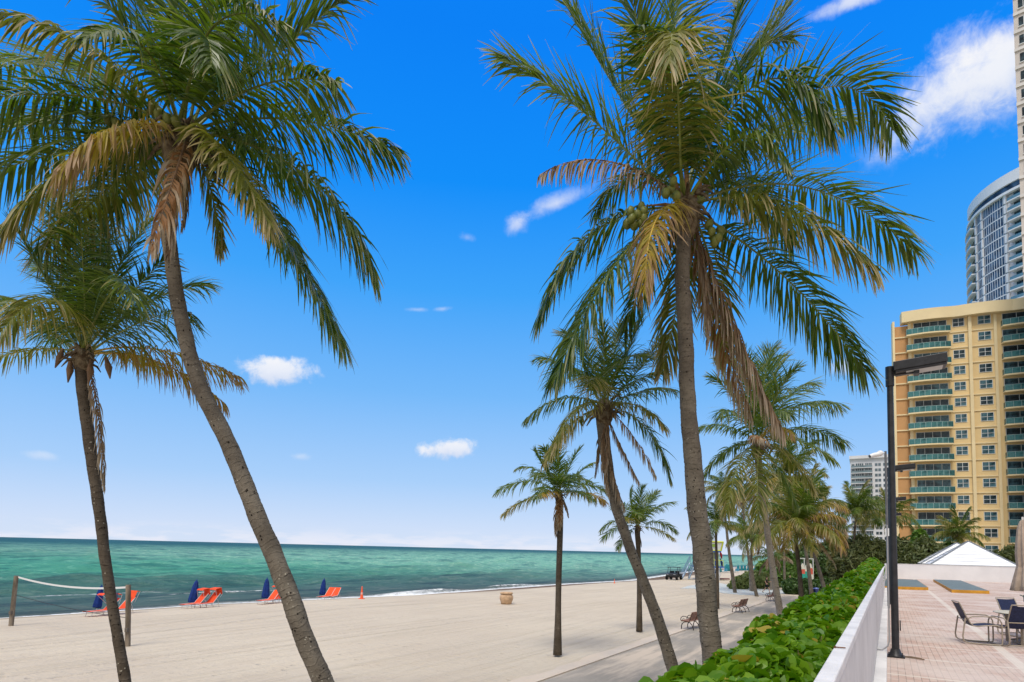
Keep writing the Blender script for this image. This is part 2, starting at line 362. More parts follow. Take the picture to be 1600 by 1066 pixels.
rr, tt = np.meshgrid(rs, th, indexing='ij'); X = rr*np.sin(tt); Y = rr*np.cos(tt)
uu = X*U[0]+Y*U[1]; vv = X*V[0]+Y*V[1]; off = shore(uu)-vv
rg = np.random.RandomState(5); Z = np.zeros_like(X)
for k in range(44):
    wl = 1.3*(1.075**k); a = rg.uniform(-.75, .75)+pi; kx = 2*pi/wl
    ph = rg.uniform(0, 7); amp = .0125*wl**.78*.95
    cell = rr*.0045; fade = np.clip((wl/2.5-cell)/(cell+1e-6), 0, 1)
    arg = kx*(vv*cos(a)+uu*sin(a)*.6)+ph+1.2*np.sin(uu*.05+vv*.03+k)
    Z += amp*fade*(np.sin(arg)+.35*np.sin(2*arg+.6))
shl = np.clip((off-.3)/24, 0.0, 1); Z = Z*shl
crest = np.clip((Z-.34)*3, 0, 1)*np.clip(off/3, 0, 1)*np.clip(1-off/30, 0, 1)*.5
def breaker(u0, u1, o0, hgt, wob, w=1.3):
    global Z, crest
    o = o0+wob*np.sin(uu*.21+u0)+.5*wob*np.sin(uu*.53)
    along = np.clip((uu-u0)/5, 0, 1)*np.clip((u1-uu)/5, 0, 1)
    g = np.exp(-((off-o)/w)**2)*along; Z += hgt*g; crest = np.maximum(crest, g*np.clip(1-(off-o)/1.0, 0, 1))
breaker(40, 56, 1.6, .30, .4, .7); breaker(58, 72, 2.0, .2, .5, .6); breaker(17, 26, 12, .16, .8); breaker(26, 40, 9, .12, .8, .6);  breaker(20, 34, 17, .12, .8)
Zs = -.7+Z; P = np.stack([X, Y, Zs], -1).reshape(-1, 3)
n, mm = rr.shape; i = (np.arange(n-1)[:,None]*mm+np.arange(mm-1)[None]); keep = (off[:-1,:-1] > -5)
i = i[keep]; F = np.stack([i, i+1, i+mm+1, i+mm], 1)
used = np.unique(F); rem = np.zeros(len(P), int); rem[used] = np.arange(len(used))
tag(link('sea', mkmesh('sea', P[used], [(rem[F], 0)], [m], {'off': np.clip(off, 0, 1e5).ravel()[used], 'crest': crest.ravel()[used], 'along': uu.ravel()[used]}, True)), kind='structure')
# --- beach path of worn concrete with sand blown over its edge
def concrete_mat(name, a, b_, sandy=0):
    m = bpy.data.materials.new(name); m.use_nodes = True; q = NB(m.node_tree); p = m.node_tree.nodes['Principled BSDF']; MATS[name] = m
    O = q.n('ShaderNodeTexCoord').outputs['Object']
    n1 = q.noise(O, .5, 5, .6, .5); n2 = q.noise(O, 9, 5, .7)
    c = q.mix(q.sstep(n1, .35, .65), a, b_); c = q.mix(q.m('MULTIPLY', q.sstep(n2, .45, .7), .25), c, tuple(x*.6 for x in a))
    if sandy:
        s3 = q.sstep(q.m('ADD', q.noise(q.scalev(O, (1,.12,1)), 1.3, 5, .65), q.m('MULTIPLY', q.noise(O, .3, 3, .5), .4)), .62, .86)
        c = q.mix(q.m('MULTIPLY', s3, .8), c, (.56,.46,.35))
    q.l(c, p.inputs['Base Color']); p.inputs['Roughness'].default_value = .88; p.inputs['Specular IOR Level'].default_value = .2
    bn = q.n('ShaderNodeBump'); bn.inputs['Strength'].default_value = .4; bn.inputs['Distance'].default_value = .012; q.l(n2, bn.inputs['Height']); q.l(bn.outputs[0], p.inputs['Normal'])
    return m
def strip(name, u0, u1, v0, v1, z, material, thick=.12, parent=None, wob=0, seed=1, n=60):
    rg = random.Random(seed); mb = MB(); us_ = [u0+(u1-u0)*i/n for i in range(n+1)]
    top = []
    for x in us_:
        a0 = v0+(wob*(math.sin(x*.9+seed)+.6*math.sin(x*2.3)+.8*rg.uniform(-1,1)) if wob else 0); top.append((a0, v1))
    vs_ = []
    for x, (a0, a1) in zip(us_, top):
        vs_ += [(a0, x, z), (a1, x, z), (a0, x, z-thick), (a1, x, z-thick)]
    fs = []
    for i in range(n):
        k = i*4; fs += [(k, k+1, k+5, k+4), (k, k+4, k+6, k+2), (k+1, k+3, k+7, k+5)]
    fs += [(0,2,3,1), (n*4, n*4+1, n*4+3, n*4+2)]
    mb.add(vs_, fs); o = mb.build(name, material, parent)
    if parent is None: o.rotation_euler = (0, 0, -AZ)
    return o
# object frame of the strips: local x = V, local y = U
tag(strip('path', -14, 66, -8.95, -2.2, .035, concrete_mat('path_concrete', (.275,.245,.20), (.315,.28,.232), 1), .2, n=120), kind='structure')
tag(strip('path_edge', -14, 62, -9.60, -9.02, .045, concrete_mat('path_edge_concrete', (.50,.43,.35), (.56,.48,.385), 1), .2, wob=.09, seed=4, n=110), kind='structure')
mb = MB(); pm = [(1063,920),(1075,916),(1098,912),(1118,909.5),(1140,915),(1165,920),(1196,921),(1240,922),(1240,927.5),(1200,929.5),(1160,930),(1130,927),(1108,922),(1085,920)]
pts = [atg(*c) for c in pm]; top = [(p[0], p[1], p[2]+.03) for p in pts]; bot = [(p[0], p[1], p[2]-.03) for p in pts]; k = len(pts)
mb.add(top+bot, [tuple(range(k))]+[(i, (i+1)%k, k+(i+1)%k, k+i) for i in range(k)])
tag(mb.build('beach_mat', mat('mat_blue', (.42,.52,.56), .85, .1, .12, 2, c2=(.56,.52,.44), bump=.3)), 'pale blue access mat lying across the sand beyond the benches', 'mat')
# --- terrace: brick pavers with pale bands
m = bpy.data.materials.new('terrace_pavers'); m.use_nodes = True; q = NB(m.node_tree); p = m.node_tree.nodes['Principled BSDF']
O = q.n('ShaderNodeTexCoord').outputs['Object']
br = q.n('ShaderNodeTexBrick'); br.offset = .5; br.inputs['Scale'].default_value = 1; br.inputs['Brick Width'].default_value = .21; br.inputs['Row Height'].default_value = .105
br.inputs['Mortar Size'].default_value = .006; br.inputs['Mortar Smooth'].default_value = .3; br.inputs['Color1'].default_value = (.43,.285,.225,1); br.inputs['Color2'].default_value = (.50,.385,.315,1); br.inputs['Mortar'].default_value = (.23,.175,.145,1)
q.l(q.scalev(O, (1,1,1), (0,0,RD(90))), br.inputs[0])
sp = q.n('ShaderNodeSeparateXYZ'); q.l(O, sp.inputs[0]); xx, yy = sp.outputs[0], sp.outputs[1]
wear = q.noise(O, .7, 5, .6); spot = q.noise(O, 5, 4, .6)
c = q.mix(q.m('MULTIPLY', q.sstep(wear, .35, .68), .75), br.outputs[0], (.565,.485,.43)); c = q.mix(q.m('MULTIPLY', q.sstep(spot, .52, .72), .35), c, (.35,.26,.21))
c = q.mix(q.m('MULTIPLY', q.sstep(q.noise(O, .35, 3, .5), .5, .7), .25), c, (.53,.455,.39))
by = q.m('PINGPONG', q.m('ADD', yy, -9.9+2.15*20), 2.15/2); ba = q.sstep(by, .065, .05)
bx = q.sstep(q.m('ABSOLUTE', q.m('ADD', xx, -2.05)), .10, .085); band = q.m('MAXIMUM', ba, bx)
c = q.mix(q.m('MULTIPLY', band, .8), c, q.mix(q.sstep(wear, .3, .7), (.54,.48,.41), (.62,.56,.48)))
q.l(c, p.inputs['Base Color']); p.inputs['Roughness'].default_value = .8; p.inputs['Specular IOR Level'].default_value = .25
bn = q.n('ShaderNodeBump'); bn.inputs['Strength'].default_value = .5; bn.inputs['Distance'].default_value = .006; q.l(q.m('MULTIPLY', br.outputs['Fac'], -1), bn.inputs['Height']); q.l(bn.outputs[0], p.inputs['Normal'])
TZ = 2.07
o = strip('terrace_floor', -12, 69.6, -.058, 60, TZ, m, 2.2, n=2); tag(o, kind='structure')
WHITE = mat('white_paint', (.64,.625,.61), .5, .3, .10, 3.5, bump=.3, bs=60)
# --- boundary wall of the terrace: grooved white panel, cap and kerb
fr = empty('boundary_wall', uv(-3, -.27, 0), 'long white grooved wall with sloping cap between the hedge and the terrace', 'wall', rz=-AZ)
L = 72.6
mb = MB(); n = int(L/.12)
x0, x1 = -.005, .045
vs = [(x0, 0, -.2), (x0, L, -.2), (x0, L, 3.39), (x0, 0, 3.39)]; mb.add(vs, [(0,1,2,3)])
vs = []; 
for i in range(n):
    y = i*.12
    for (yy_, xx_) in ((y, x1), (y+.10, x1), (y+.105, x1-.012), (y+.115, x1-.012)): vs += [(xx_, yy_, TZ-.3), (xx_, yy_, 3.39)]
mb.add(vs, [(2*i, 2*i+2, 2*i+3, 2*i+1) for i in range(len(vs)//2-1)])
mb.build('panel', mat('wall_panel_paint', (.56,.545,.535), .55, .3, .10, 1.2, bump=.1), fr)
mb = MB(); mb.box((.0175, L/2, 3.42), (.08, L, .06)); mb.build('cap', WHITE, fr, bevel=.008)
mb = MB(); mb.box((.130, L/2, TZ+.03), (.17, L, .12)); mb.build('kerb', mat('kerb_paint', (.66,.64,.61), .7, .2, .1, 1.5, bump=.3), fr, bevel=.01)
mb = MB(); c_ = at(1311,1012,3.455); lc = touv(c_); mb.tube([(lc[1]+.27-.02, lc[0]+3, 3.456), (lc[1]+.27+.035, lc[0]+2.99, 3.458)], .004, 6); mb.box((lc[1]+.27-.022, lc[0]+3, 3.456), (.012,.012,.012)); mb.build('bolt', mat('rusty_steel', (.16,.07,.03), .8, .2, .3, 40), fr)
fw = empty('end_wall', uv(69.6, -.2, TZ), 'plain white low wall closing the far end of the terrace', 'wall', rz=-AZ)
mb = MB(); mb.box((30, .08, .64), (60.2, .16, 1.5)); mb.build('panel', mat('end_wall_paint', (.69,.67,.66), .6, .25, .05, .5, bump=.1), fw)
mb = MB(); mb.box((30, .08, 1.415), (60.24, .2, .05)); mb.build('cap', WHITE, fw)
# --- raised pads of the shuffleboard courts
PADB = mat('pad_top', (.125,.165,.175), .75, .25, .1, 2); PADO = mat('pad_rim', (.50,.24,.025), .6, .3, .15, 3)
def pad(cs, label):
    P4 = [at(x, y, TZ+.18) for x, y in cs]; c = sum(P4)/4; root = empty('court_platform', (c[0], c[1], TZ), label, 'platform', 'low platforms at the far end of the terrace')
    def ring(k, z): return [(c[0]+(p[0]-c[0])*k, c[1]+(p[1]-c[1])*k, z) for p in P4]
    mb = MB(); vs = ring(1, TZ-.02)+ring(1, TZ+.18); mb.add(vs, [(i, (i+1)%4, 4+(i+1)%4, 4+i) for i in range(4)])
    a = ring(1, TZ+.18); d_ = ring(.985, TZ+.18); mb.add(a+d_, [(i, (i+1)%4, 4+(i+1)%4, 4+i) for i in range(4)])
    mb.build('rim', PADO, root, True)
    mb = MB(); vs = ring(.985, TZ+.17)+ring(.985, TZ+.184); mb.add(vs, [(4,5,6,7)]+[(i, (i+1)%4, 4+(i+1)%4, 4+i) for i in range(4)]); mb.build('top', PADB, root, True)
pad([(1378,916),(1450.5,918),(1433,906),(1385,904)], 'blue grey platform with orange rim, beside the black lamp poles')
pad([(1487,921.5),(1546,923.5),(1501,907),(1458,905.5)], 'blue grey platform with orange rim, in front of the white pavilion roofs')
# --- hedge of round sea grape leaves
def leafmesh(name, C, N, R, rnd, mats, k=7, cup=.12, parent=None, tip=None, asp=1.0, seed=0, smooth=False):
    """round leaves: centres C, normals N, radii R"""
    n = len(C); rg = np.random.RandomState(seed); t = norm(np.cross(N, norm(rg.normal(size=(n,3))))); b_ = np.cross(N, t)
    a = np.arange(k)*2*pi/k; sq = rg.uniform(.82, 1.0, (n,1,1))*asp
    ring = C[:,None]+(t[:,None]*np.cos(a)[None,:,None]+b_[:,None]*np.sin(a)[None,:,None]*sq)*R[:,None,None]*(1+rg.uniform(-.06,.06,(n,k,1)))+N[:,None]*(cup*R[:,None,None]*np.abs(np.cos(a))[None,:,None]*2-cup*R[:,None,None])
    verts = np.concatenate([C[:,None]-N[:,None]*cup*R[:,None,None]*.8, ring], 1).reshape(-1,3)
    base = (np.arange(n)*(k+1))[:,None]; j = np.arange(k)[None]
    F = np.stack([np.broadcast_to(base, (n,k)), base+1+j, base+1+(j+1)%k], -1).reshape(-1,3)
    at_ = {'rnd': np.repeat(rnd, k+1), 'tip': np.repeat(tip if tip is not None else np.zeros(n), k+1)}
    return mkmesh(name, verts, [(F, 0)], mats, at_, smooth)
L_GRAPE = leafmat('sea_grape_leaf', (.035,.13,.003), (.21,.35,.012), (.34,.26,.04), 1.16, .42, .32, .3)
hg = empty('hedge', uv(2, -1.2, 0), 'dense bright green sea grape hedge running along the outside of the white wall', 'hedge')
rg = np.random.RandomState(11)
def hedge_sec(u, t):
    """cross-section: t 0 at the wall, 1 at the path foot"""
    bul = .09*np.sin(u*.9)+.09*np.sin(u*2.3+1)+.07*np.sin(u*5.1+t*6)
    far = np.clip((u-10)/30, 0, 1)
    w = (1.50+.42*far+bul*.4)*np.interp(u, [1.2,2.2,3.2,4.5,6.5], [.58,.90,.99,1.0,1]); th = np.clip(t*1.0, 0, 1)
    kv = np.array([0, .16, .34, .5, .62, .72, .85, 1.0]); vx = np.array([.03,.20,.42,.60,.74,.86,.95,1.0]); zx = np.array([3.34,3.37,3.26,3.08,2.88,2.6,1.4,.05])
    v = -.30-np.interp(th, kv, vx)*w; z = np.interp(th, kv, zx)
    z = z+np.where(z > 1.5, bul*.5-.06+(.12+.45*np.clip((u-34)/14, 0, 1))*far*np.sin(np.clip(th/.6, 0, 1)*pi), 0)
    return v, z
Ls = []
for (u0, u1, dens, r0) in ((.6,4.5,1200,.060),(4.5,9,820,.058),(9,18,400,.066),(18,34,130,.10),(34,52,90,.13)):
    n = int((u1-u0)*4.5*dens); u = rg.uniform(u0, u1, n); t = rg.uniform(0, 1, n)**1.25
    v, z = hedge_sec(u, t); e = 1e-2; v2, z2 = hedge_sec(u, np.clip(t+e, 0, 1)); nv = -(z2-z); nz = (v2-v)
    nn_ = np.stack([-np.abs(nv), nz*-1+1e-3], -1); nn_ = norm(nn_)
    dep = rg.exponential(.11, n); dep = np.minimum(dep, .5)
    lump = .10*np.sin(u*4.1+np.sin(v*5)*2)*np.cos(v*6.3+u)
    v = v+nn_[:,0]*(-dep+.05+lump); z = z+nn_[:,1]*(-dep+.05+lump)
    v = np.minimum(v, -.33); z = np.maximum(z, .1)
    N = V[None]*nn_[:,:1]; N = np.concatenate([N, nn_[:,1:]], 1); N = norm(N*.8+np.array([0,0,.2])+rg.normal(size=(n,3))*.62)
    C = np.concatenate([U[None]*u[:,None]+V[None]*v[:,None], z[:,None]], 1)
    Ls.append((C, N, r0*rg.uniform(.65, 1.25, n), rg.uniform(0,1,n)))
C, N, R_, r_ = [np.concatenate([l[i] for l in Ls]) for i in range(4)]
hl = np.array(hg.location)
o = link('foliage', leafmesh('hedge_leaves', C-hl, N, R_, r_, [L_GRAPE], 11, .16, seed=3, smooth=True, tip=(np.random.RandomState(8).rand(len(C)) < .06)*1.5), hg)
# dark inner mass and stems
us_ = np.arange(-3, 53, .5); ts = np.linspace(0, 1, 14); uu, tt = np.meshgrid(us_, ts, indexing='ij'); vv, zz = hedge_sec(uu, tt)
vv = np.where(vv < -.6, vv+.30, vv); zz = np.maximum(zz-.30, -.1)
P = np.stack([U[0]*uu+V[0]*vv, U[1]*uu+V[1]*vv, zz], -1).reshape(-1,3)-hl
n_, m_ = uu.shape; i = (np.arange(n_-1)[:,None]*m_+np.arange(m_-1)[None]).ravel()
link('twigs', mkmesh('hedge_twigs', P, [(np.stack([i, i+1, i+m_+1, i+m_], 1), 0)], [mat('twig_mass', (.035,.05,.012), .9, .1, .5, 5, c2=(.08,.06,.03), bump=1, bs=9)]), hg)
mb = MB(); rgp = random.Random(4)
for k in range(60):
    u = rgp.uniform(2, 14); v_, z_ = hedge_sec(np.array(u), np.array(rgp.uniform(.1,.6))); a = uv(u, float(v_), float(z_)-.35); d_ = np.array([rgp.uniform(-.12,.12), rgp.uniform(-.12,.12), .42])
    mb.tube([a, a+d_*.5+np.array([.02,0,0]), a+d_], [.008,.006,.003], 5)
mb.build('stem', mat('hedge_stem', (.20,.17,.07), .7), hg, True)
# ================================================================== PALMS
def trunk_mat(name, a, b_, dark, rings=True):
    m = bpy.data.materials.new(name); m.use_nodes = True; q = NB(m.node_tree); p = m.node_tree.nodes['Principled BSDF']; MATS[name] = m
    O = q.n('ShaderNodeTexCoord').outputs['Object']; al = q.n('ShaderNodeAttribute', attribute_name='along').outputs['Fac']; ar = q.n('ShaderNodeAttribute', attribute_name='around').outputs['Fac']
    n1 = q.noise(O, 2.2, 5, .65); n2 = q.noise(O, 26, 5, .7)
    c = q.mix(q.sstep(n1, .35, .66), a, b_)
    c = q.mix(q.m('MULTIPLY', q.sstep(n2, .48, .7), .55), c, dark)
    # ring scars
    al2 = q.m('ADD', al, q.m('MULTIPLY_ADD', q.noise(O, 4, 3, .5), .2, -.1))
    rg_ = q.m('PINGPONG', al2, .045); rs = q.sstep(rg_, .012, .002)
    c = q.mix(q.m('MULTIPLY', rs, q.m('MULTIPLY', q.sstep(q.noise(O, 5, 4, .7), .45, .65), .35)), c, dark)
    # small dark pits and pale lichen flecks
    cx = q.n('ShaderNodeCombineXYZ'); q.l(q.m('MULTIPLY', ar, 1.0), cx.inputs[0]); q.l(q.m('MULTIPLY', al, .75), cx.inputs[1])
    vo = q.n('ShaderNodeTexVoronoi'); vo.inputs['Scale'].default_value = 13; q.l(cx.outputs[0], vo.inputs[0])
    pit = q.m('MULTIPLY', q.sstep(vo.outputs['Distance'], .20, .10), q.m('GREATER_THAN', q.noise(O, 5, 3, .6), .49))
    c = q.mix(pit, c, (.018,.014,.011))
    v2 = q.n('ShaderNodeTexVoronoi'); v2.inputs['Scale'].default_value = 16; q.l(O, v2.inputs[0])
    li = q.m('MULTIPLY', q.sstep(v2.outputs['Distance'], .22, .12), q.m('GREATER_THAN', q.noise(O, 3.1, 3, .6), .56))
    c = q.mix(q.m('MULTIPLY', li, .8), c, (.40,.36,.28))
    q.l(c, p.inputs['Base Color']); p.inputs['Roughness'].default_value = .92; p.inputs['Specular IOR Level'].default_value = .12
    h = q.m('SUBTRACT', q.m('ADD', q.m('MULTIPLY', n2, .7), q.m('MULTIPLY', rs, -.35)), q.m('MULTIPLY', pit, 1.5))
    bn = q.n('ShaderNodeBump'); bn.inputs['Strength'].default_value = .9; bn.inputs['Distance'].default_value = .014; q.l(h, bn.inputs['Height']); q.l(bn.outputs[0], p.inputs['Normal'])
    return m
T_GREY = trunk_mat('palm_bark_grey', (.122,.101,.077), (.195,.165,.126), (.050,.040,.030))
T_DARK = trunk_mat('palm_bark_dark', (.070,.054,.038), (.115,.092,.068), (.03,.022,.016))
T_PALE = trunk_mat('palm_bark_pale', (.26,.215,.165), (.33,.28,.22), (.13,.10,.075))
def spline(pts, n):
    pts = np.array(pts, float); k = len(pts); P = np.vstack([2*pts[0]-pts[1], pts, 2*pts[-1]-pts[-2]]); out = []
    for i in range(k-1):
        p0, p1, p2, p3 = P[i:i+4]
        for t in np.linspace(0, 1, n, endpoint=False):
            out.append(.5*((2*p1)+(-p0+p2)*t+(2*p0-5*p1+4*p2-p3)*t*t+(-p0+3*p1-3*p2+p3)*t**3))
    out.append(pts[-1]); return np.array(out)
def trunk_mesh(pts, rads, mat_, origin, detail=True, seed=0, name='trunk'):
    """pts from top to bottom"""
    rg = np.random.RandomState(seed); C = spline(pts, 24); R_ = spline([(r,) for r in rads], 24)[:,0]
    seg = np.r_[0, np.cumsum(np.linalg.norm(np.diff(C, axis=0), axis=1))]; Lt = seg[-1]
    step = .022 if detail else .18; s = np.arange(0, Lt, step); C = np.stack([np.interp(s, seg, C[:,i]) for i in range(3)], 1); R_ = np.interp(s, seg, R_)
    n = 28 if detail else 9; a = np.arange(n)*2*pi/n
    T = norm(np.gradient(C, axis=0)); X = norm(np.cross(T, np.array([0,1.,0]))); Y = np.cross(T, X)
    rad = R_[:,None]*np.ones((1,n))
    if detail:
        per = .085; ph = (s[:,None]+.012*np.sin(a*2+1)[None]+.010*np.sin(3*a+s[:,None]*2))/per; saw = ph-np.floor(ph)
        rad = rad*(1+.016*(saw-.5)+.03*np.sin(a*2+s[:,None]*1.3)+.035*np.sin(s[:,None]*5.3+1.7*np.sin(s[:,None]*1.9)+a)+.025*np.sin(s[:,None]*13+a*2+seed)+.012*rg.normal(size=(len(s),n)))+.006*np.sin(s[:,None]*3.1+a)
    P = C[:,None]+(X[:,None]*np.cos(a)[None,:,None]+Y[:,None]*np.sin(a)[None,:,None])*rad[...,None]
    i = (np.arange(len(s)-1)[:,None]*n+np.arange(n)[None]); j = (np.arange(len(s)-1)[:,None]*n+(np.arange(n)[None]+1)%n)
    F = np.stack([i.ravel(), (i+n).ravel(), (j+n).ravel(), j.ravel()], 1)
    cap = np.arange(n)[None]; cap2 = cap[:, ::-1]+(len(s)-1)*n
    return mkmesh(name, P.reshape(-1,3)-origin, [(F, 0), (cap, 0), (cap2, 0)], [mat_], {'along': np.repeat(s, n), 'around': (np.tile(a, len(s))*np.repeat(R_, n))}, True)
def frond_mesh(P, mats, leaf=.8, nl=70, droop=1.0, rg=None, wid=.034, start=.16, twist=0.0, Sref=None, dih=.25, K=4, rr=.028, wind=(0,0,0), spread=(78,27), name='frond', tipdry=0.0, dead=False):
    """P polyline of the midrib (n,3); leaflets on both sides that hang with gravity"""
    P = np.asarray(P, float); seg = np.r_[0, np.cumsum(np.linalg.norm(np.diff(P, axis=0), axis=1))]; seg /= seg[-1]
    f = lambda t: np.stack([np.interp(t, seg, P[:,i]) for i in range(3)], -1)
    e = .01
    ts = np.linspace(start, .992, nl)
    st_ = (P[-1]-P[0])[2]/(np.linalg.norm(P[-1]-P[0])+1e-9)
    if dead: spread = (42, 14)
    elif st_ > .45: k_ = min(1, (st_-.45)/.35); spread = (spread[0]-24*k_, spread[1]-10*k_); droop = droop*(1-.5*k_); dih = dih+.25*k_
    VV = []; rnd = []; tip = []
    hd = P[-1]-P[0]; 
    if Sref is None:
        Sref = np.cross(hd, [0,0,1.]); 
        if np.linalg.norm(Sref) < .35*np.linalg.norm(hd): Sref = np.cross(P[len(P)//2]-P[0], [0,0,1.])
        Sref = Sref/(np.linalg.norm(Sref)+1e-9)
    for side in (-1, 1):
        t = np.clip(ts+rg.uniform(-.004,.004,nl), start, .995); C = f(t); T = norm(f(np.clip(t+e,0,1))-f(t-e))
        S = norm(Sref[None]-T*(T@Sref)[:,None]); Nn = np.cross(S, T)
        Nn = np.where((Nn[:,2:3] < 0)&(abs(T[:,2:3]) < .97), Nn, Nn)
        tw = twist*t; S, Nn = S*np.cos(tw)[:,None]+Nn*np.sin(tw)[:,None], Nn*np.cos(tw)[:,None]-S*np.sin(tw)[:,None]
        a = np.radians(spread[0]+(spread[1]-spread[0])*((t-start)/(1-start))**1.25+rg.normal(0, 6, nl))
        dh = dih+rg.normal(0, .16, nl)
        D0 = norm(T*np.cos(a)[:,None]+(S*side*np.cos(dh)[:,None]+Nn*np.sin(dh)[:,None])*np.sin(a)[:,None])
        x = (t-start)/(1-start); ln = leaf*np.minimum(1, .5+2.6*x)*np.where(x > .5, 1-((x-.5)/.5)**2.6*.55, 1)*rg.uniform(.8, 1.08, nl)
        brk = rg.rand(nl) < .12; dr = droop*rg.uniform(.55, 1.45, nl)*np.where(brk, 2.2, 1)
        d_ = D0.copy(); pos = C.copy(); cl = [pos.copy()]; dirs = [d_.copy()]
        for k in range(K):
            d_ = norm(d_+np.array([0,0,-1.])*(dr*(.16, .62, .40, .22, .12)[k])[:,None]+np.array(wind)*(k/K)+rg.normal(0, .035, (nl,3)))
            pos = pos+d_*(ln/K)[:,None]; cl.append(pos.copy()); dirs.append(d_.copy())
        cl = np.stack(cl, 1); dirs = np.stack(dirs, 1)
        Wd = norm(T[:,None]-dirs*np.sum(T[:,None]*dirs, -1, keepdims=True)); rot = rg.normal(.0, .45, (nl,1,1)); B = np.cross(dirs, Wd)
        Wd = Wd*np.cos(rot)+B*np.sin(rot)
        wp = np.interp(np.linspace(0,1,K+1), [0,.15,.4,.75,1], [.55,1,.95,.6,.10])*wid
        wv = wp[None,:,None]*rg.uniform(.75,1.15,(nl,1,1))*.5
        v = np.stack([cl-Wd*wv, cl+Wd*wv], 2)           # nl,K+1,2,3
        VV.append(v.reshape(-1,3)); r0 = rg.rand(nl); rnd.append(np.repeat(r0, (K+1)*2))
        tp = np.linspace(0,1,K+1)[None]*(.75+tipdry)+(x[:,None]**2)*.28+tipdry*.4; tip.append(np.repeat(tp.reshape(-1), 2))
    Vt = np.concatenate(VV); m_ = 2*nl
    b0 = (np.arange(m_)*(K+1)*2)[:,None]+np.arange(K)[None]*2; b0 = b0.ravel(); F = np.stack([b0, b0+1, b0+3, b0+2], 1)
    # midrib
    tt = np.linspace(0, 1, 26); C = f(tt); T = norm(np.gradient(C, axis=0)); S = norm(np.cross(T, np.array([.3,.2,1.]))); N2 = np.cross(T, S); R_ = rr*np.interp(tt, [0,.06,.2,.6,1],[2.3,1.3,.95,.5,.12]); n = 6; an = np.arange(n)*2*pi/n
    P2 = (C[:,None]+(S[:,None]*np.cos(an)[None,:,None]+N2[:,None]*np.sin(an)[None,:,None]*.7)*R_[:,None,None]).reshape(-1,3)
    i = (np.arange(25)[:,None]*n+np.arange(n)[None]); j = (np.arange(25)[:,None]*n+(np.arange(n)[None]+1)%n); F2 = np.stack([i.ravel(), j.ravel(), (j+n).ravel(), (i+n).ravel()], 1)+len(Vt)
    return mkmesh(name, np.vstack([Vt, P2]), [(F, 0), (F2, 1)], mats, {'rnd': np.r_[np.concatenate(rnd), np.zeros(len(P2))], 'tip': np.r_[np.concatenate(tip), np.zeros(len(P2))]}, False)
KINDS = {'g': ((F_GREEN, R_GREEN), .72, .0), 'o': ((F_OLIVE, R_GREEN), .9, .12), 'y': ((F_YELL, R_YELL), 1.2, .15), 'b': ((F_BROWN, R_BROWN), 2.4, .3), 'r': ((F_RUST, R_BROWN), 2.0, .2)}
def bez(p0, p1, p2, n=22):
    t = np.linspace(0, 1, n)[:,None]; return (1-t)**2*p0+2*t*(1-t)*p1+t*t*p2
# --- library of shared fronds for the smaller palms: unit length, growing along +X
LIB = {}
def lib():
    rg = np.random.RandomState(77)
    for ai, (e0, e1) in enumerate([(82,58),(72,20),(58,-12),(40,-42),(22,-62),(4,-78),(-30,-88),(-62,-92)]):
        for var in range(3):
            for kd in ('g','o','y','b','r'):
                if kd == 'b' and ai < 4: continue
                if kd in 'yr' and ai < 2: continue
                a0, a1 = e0+rg.uniform(-5,5), e1+rg.uniform(-10,10); t = np.linspace(0,1,20); el = np.radians(a0+(a1-a0)*t**1.25); st = np.stack([np.cos(el), rg.uniform(-.12,.12)*t, np.sin(el)], 1)
                P = np.vstack([[0,0,0], np.cumsum(st/20, axis=0)]); mt, dr, td = KINDS[kd]
                LIB[(ai, var, kd)] = frond_mesh(P, mt, leaf=.32, nl=56, droop=dr*(1.0 if ai > 1 else .7), rg=rg, wid=.0175, rr=.008, K=3, twist=rg.uniform(-.7,.7), Sref=np.array([0,1.,0]), start=.15, tipdry=td, dead=(kd == 'b'))
lib()
LUMP = {}
def lump_mesh(r, seed):
    mb = MB(); rgp = random.Random(seed)
    mb.blob((0,0,-.1*r/.2), (r*1.05,r*1.05,r*1.7), 12, 8, seed, .08)
    for k in range(22):
        a = rgp.uniform(0, 2*pi); z = rgp.uniform(-.5, .5)*r*2; l = rgp.uniform(.6, 1.6)*r; d_ = np.array([cos(a), sin(a), rgp.uniform(-.9,.5)]); p0 = np.array([cos(a)*r*.8, sin(a)*r*.8, z])
        mb.tube([p0, p0+d_*l*.6, p0+d_*l+np.array([0,0,-l*.4])], [r*.16, r*.13, r*.05], 5)
    return mb
def crown_fill(root, heart, L, n, seed, mix='ggggoooyb', amin=0, amax=7.0, azlim=None, old='oobr'):
    rgp = random.Random(seed)
    for i in range(n):
        f = i/(n-1); ai = amin+(amax-amin)*f; ai = max(0, min(7, int(round(ai+rgp.uniform(-.4,.4)))))
        kd = rgp.choice(mix) if ai < 5 else rgp.choice(old)
        key = (ai, rgp.randrange(3), kd)
        while key not in LIB: kd = rgp.choice('go'); key = (ai, key[1], kd)
        az = i*2.39996+rgp.uniform(-.3,.3)+seed
        o = link('frond', LIB[key], root, np.array(heart)-np.array(root.location)); s = L*rgp.uniform(.82, 1.1)*(1 if ai < 6 else .8)
        o.scale = (s,s,s); o.rotation_euler = (rgp.uniform(-.25,.25), rgp.uniform(-.12,.12), az)
def nuts(root, pts, r):
    for i, p in enumerate(pts):
        mb = MB(); rgp = random.Random(i*7+3); mb.blob((0,0,0), (r*rgp.uniform(.85,1.05), r*rgp.uniform(.85,1.05), r*1.22), 10, 8)
        o = mb.build('coconut', NUT, root); o.location = [float(x) for x in (np.array(p)-np.array(root.location))]; o.rotation_euler = (rgp.uniform(-.5,.5), rgp.uniform(-.5,.5), 0)
